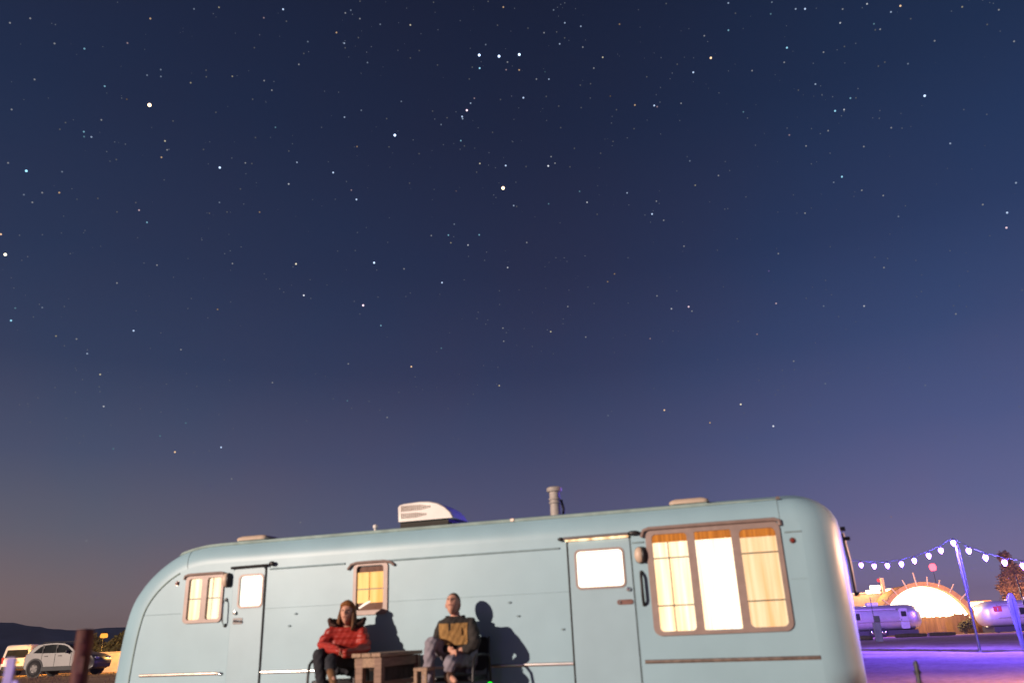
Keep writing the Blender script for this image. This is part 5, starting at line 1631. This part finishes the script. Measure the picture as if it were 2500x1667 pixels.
# masts with red beacons
def mast(label, px, mk, r, zt, Y):
    x = px
    t = thing('beacon_mast', label, 'mast', (x, Y, ground_z(x, Y)), 0, 'masts with red lights')
    h = zt - ground_z(x, Y)
    MB().tube([(0, 0, 0), (0, 0, h - r)], [.08, .03], 8).build('mast', 'pole', t, smooth=True)
    MB().lathe([(.0, h - r), (r * .7, h - r), (r, h - r * .35), (r, h + r * .35), (r * .7, h + r), (0, h + r * 1.1)], (0, 0, 0), 'Z', 16).build('beacon', mk, t, smooth=True)
    return t
q = (54.728, 110.0, 7.05)
mast('thin mast with a dazzling red light, rising behind the arched canopy', q[0], 'redlamp_hot', 0.42, q[2], 110)
q = (41.231, 96.0, 5.07)
mast('thin mast with a small red light, above the flat ochre building', q[0], 'redlamp', 0.17, q[2], 96)

# ------------------------------------------------------------------ plants
def leaf_mass(mb, c, r, n, size):
    for i in range(n):
        while True:
            d = Vector((random.uniform(-1, 1), random.uniform(-1, 1), random.uniform(-1, 1)))
            if 0.15 < d.length < 1:
                break
        d = d * (0.55 + 0.45 * random.random())
        p = Vector(c) + Vector((d.x * r[0], d.y * r[1], d.z * r[2]))
        a = Vector((random.gauss(0, 1), random.gauss(0, 1), random.gauss(0, 1))).normalized()
        b = a.orthogonal().normalized()
        s = size * random.uniform(.6, 1.4)
        mb.add([p - a * s, p + b * s * .45, p + a * s, p - b * s * .45], [(0, 1, 2, 3)])

def tree(name, label, cat, loc, blobs, m, n, size, th, group=None):
    t = thing(name, label, cat, loc, 0, group)
    mb = MB()
    for (c, r, k) in blobs:
        leaf_mass(mb, c, r, int(n * k), size)
    mb.build('crown', m, t)
    mb = MB()
    mb.tube([(0, 0, 0), (.03, 0, th * .5), (0, .02, th)], [.14, .10, .05], 8)
    for (c, r, k) in blobs[:4]:
        mb.tube([(0, 0, th * .5), (c[0] * .5, c[1] * .5, (th * .5 + c[2]) / 2 + .1), tuple(c)], [.06, .045, .02], 6)
    mb.build('trunk', 'bark', t, smooth=True)
    return t
def at_ground(p):
    return (p[0], p[1], ground_z(p[0], p[1]))
p = (-33.386, 66.0, 0.903)
tree('bushy_tree', 'dark bushy tree right behind the silver car, beside the orange lamp', 'tree', at_ground(p), [((-.6, 0, 2.0), (1.0, .9, .75), 1), ((.1, 0, 1.5), (1.2, 1, .8), 1), ((-1.2, .2, 1.2), (.7, .7, .6), .6)], 'shrub', 900, .16, 1.7)
p = (-27.638, 58.0, 0.838)
tree('bushy_tree', 'olive green bushy tree touching the left end of the blue trailer', 'tree', at_ground(p), [((0, 0, 1.7), (1.1, 1, .8), 1), ((.5, .1, 2.1), (1.0, .9, .7), 1), ((-.7, 0, 1.3), (.8, .7, .7), .8), ((1.4, 0, 1.9), (.9, .8, .9), .8)], 'shrub', 900, .15, 1.8)
# lamp on a post among the bushes
p = (-29.087, 58.0, 1.926)
lt = thing('lamp_post', 'short lamp post with a glowing orange head above the bushes behind the silver car', 'lamp', (p[0], p[1], ground_z(p[0], p[1])))
hh = p[2] - ground_z(p[0], p[1])
MB().tube([(0, 0, 0), (0, 0, hh - .15)], .05, 8).build('post', 'blackmetal', lt, smooth=True)
MB().lathe([(0, hh - .15), (.22, hh - .13), (.25, hh), (.2, hh + .14), (0, hh + .16)], (0, 0, 0), 'Z', 14).build('lamp_head', 'sodium', lt, smooth=True)
MB().lathe([(.27, hh + .15), (.16, hh + .24), (0, hh + .26)], (0, 0, 0), 'Z', 14).build('cap', 'blackmetal', lt, smooth=True)
# low stucco wall catching the orange light
p = (-24.125, 50.0, 0.365)
sw = thing('garden_wall', 'low stucco wall glowing orange between the silver car and the blue trailer', 'wall', at_ground(p), R(4))
hh = (-24.186, 50.0, 0.818)[2] - ground_z(p[0], p[1])
MB().box((0.2, 0, hh / 2), (2.6, .25, hh)).build('wall', 'cabin_wall', sw, bevel=.04)
MB().box((0.2, 0, hh + .03), (2.7, .33, .06)).build('coping', 'cabin_wall', sw, bevel=.02)

p = (55.794, 95.0, 2.019)
h_ = (57.129, 95.0, 7.69)[2] - ground_z(p[0], p[1])
tree('juniper_tree', 'tall reddish juniper tree with a rounded top behind the flagged silver trailer', 'tree', at_ground(p),
     [((-.1, 0, h_ - .75), (.85, .8, .85), 1.0), ((.25, 0, h_ - 1.9), (1.15, 1, 1.0), 1.2), ((-.1, 0, h_ - 3.0), (1.35, 1.2, 1.0), 1.5), ((-.8, 0, h_ - 4.0), (1.1, 1, .9), 1.2), ((.6, 0, h_ - 4.2), (1.5, 1.2, 1.1), 1.5),
      ((0, 0, h_ - 5.3), (1.9, 1.5, 1.1), 1.8), ((.9, 0, h_ - 2.6), (1.0, 1, .9), 1)], 'juniper', 800, .17, h_ - 1.5)
lamp('tree_uplight', (p[0] - 2.5, p[1] - 6.5, 1.0), 9000, (1.0, 0.48, 0.24), .2)
p = (35.812, 60.0, 2.01)
zt = (35.622, 60.0, 3.43)[2]
tp = thing('thin_pole', 'thin dark leaning pole in front of the reddish tree at the right edge', 'pole', (p[0], p[1], ground_z(p[0], p[1])))
MB().tube([(0, 0, 0), (-.12, 0, zt - ground_z(p[0], p[1]))], .045, 8).build('shaft', 'blackmetal', tp, smooth=True)
# bushes along the fence
p = (39.738, 76.5, 0.25)
tree('low_bush', 'low ragged bush in front of the right end of the plank fence', 'bush', at_ground(p), [((0, 0, .6), (.7, .5, .55), 1), ((.6, 0, .8), (.5, .5, .6), .7)], 'shrub', 500, .12, .6)
p = (47.789, 86.0, 1.625)
tree('bushy_tree', 'dark bush between the floodlit cabin and the flagged silver trailer', 'tree', at_ground(p), [((0, 0, 1.8), (.9, .8, .7), 1), ((.9, 0, 2.1), (1.0, .8, .5), 1), ((2.2, 0, 2.2), (1.1, .8, .5), 1)], 'shrub', 600, .16, 1.7)

LOGS = [((26.214, 60.0, -0.201), (28.404, 60.0, -0.26)), ((29.482, 62.0, -0.249), (31.447, 62.0, -0.298)), ((19.722, 50.0, 0.001), (20.446, 50.0, -0.005))]
# dark timbers and stones lying on the ground before the shell trailers
for i, (xa, xb, y, lab) in enumerate(((2186, 2262, 1549, 'dark log lying before the violet shell trailer'), (2262, 2332, 1547.5, 'dark log lying before the plank fence'),
                                      (2098, 2128, 1552, 'short dark log lying by the hookup box'))):
    A, B = Vector(LOGS[i][0]), Vector(LOGS[i][1])
    d = B - A
    t = thing('log', lab, 'log', (A.x, A.y, ground_z(A.x, A.y) + .10), math.atan2(d.y, d.x), 'logs on the far ground')
    ln = d.length
    MB().tube([(0, 0, 0), (ln * .3, .05, .02), (ln * .7, -.04, 0), (ln, .02, .01)], [.13, .15, .14, .11], 10).build('log', 'sleeper', t, smooth=True)

# sparse dry grass tufts on the ground that the picture shows
def grass():
    mb = MB()
    rnd = random.Random(3)
    for i in range(900):
        if rnd.random() < .0:
            a = R(rnd.uniform(24, 36)); d = rnd.uniform(30, 66)
        else:
            a = R(rnd.uniform(-36, -22)); d = rnd.uniform(15, 52)
        x, y = d * math.sin(a), d * math.cos(a)
        z = ground_z(x, y)
        h = rnd.uniform(.03, .11)
        for k in range(4):
            b = rnd.uniform(0, 6.28)
            dx, dy = math.cos(b), math.sin(b)
            w = .012
            mb.add([(x - dy * w, y + dx * w, z - .01), (x + dy * w, y - dx * w, z - .01), (x + dx * h * .5, y + dy * h * .5, z + h)], [(0, 1, 2)])
    o = mb.build('dry_grass', mat('dry_grass', (0.22, 0.13, 0.075), 0.9), None)
    tag(o, kind='stuff')
grass()
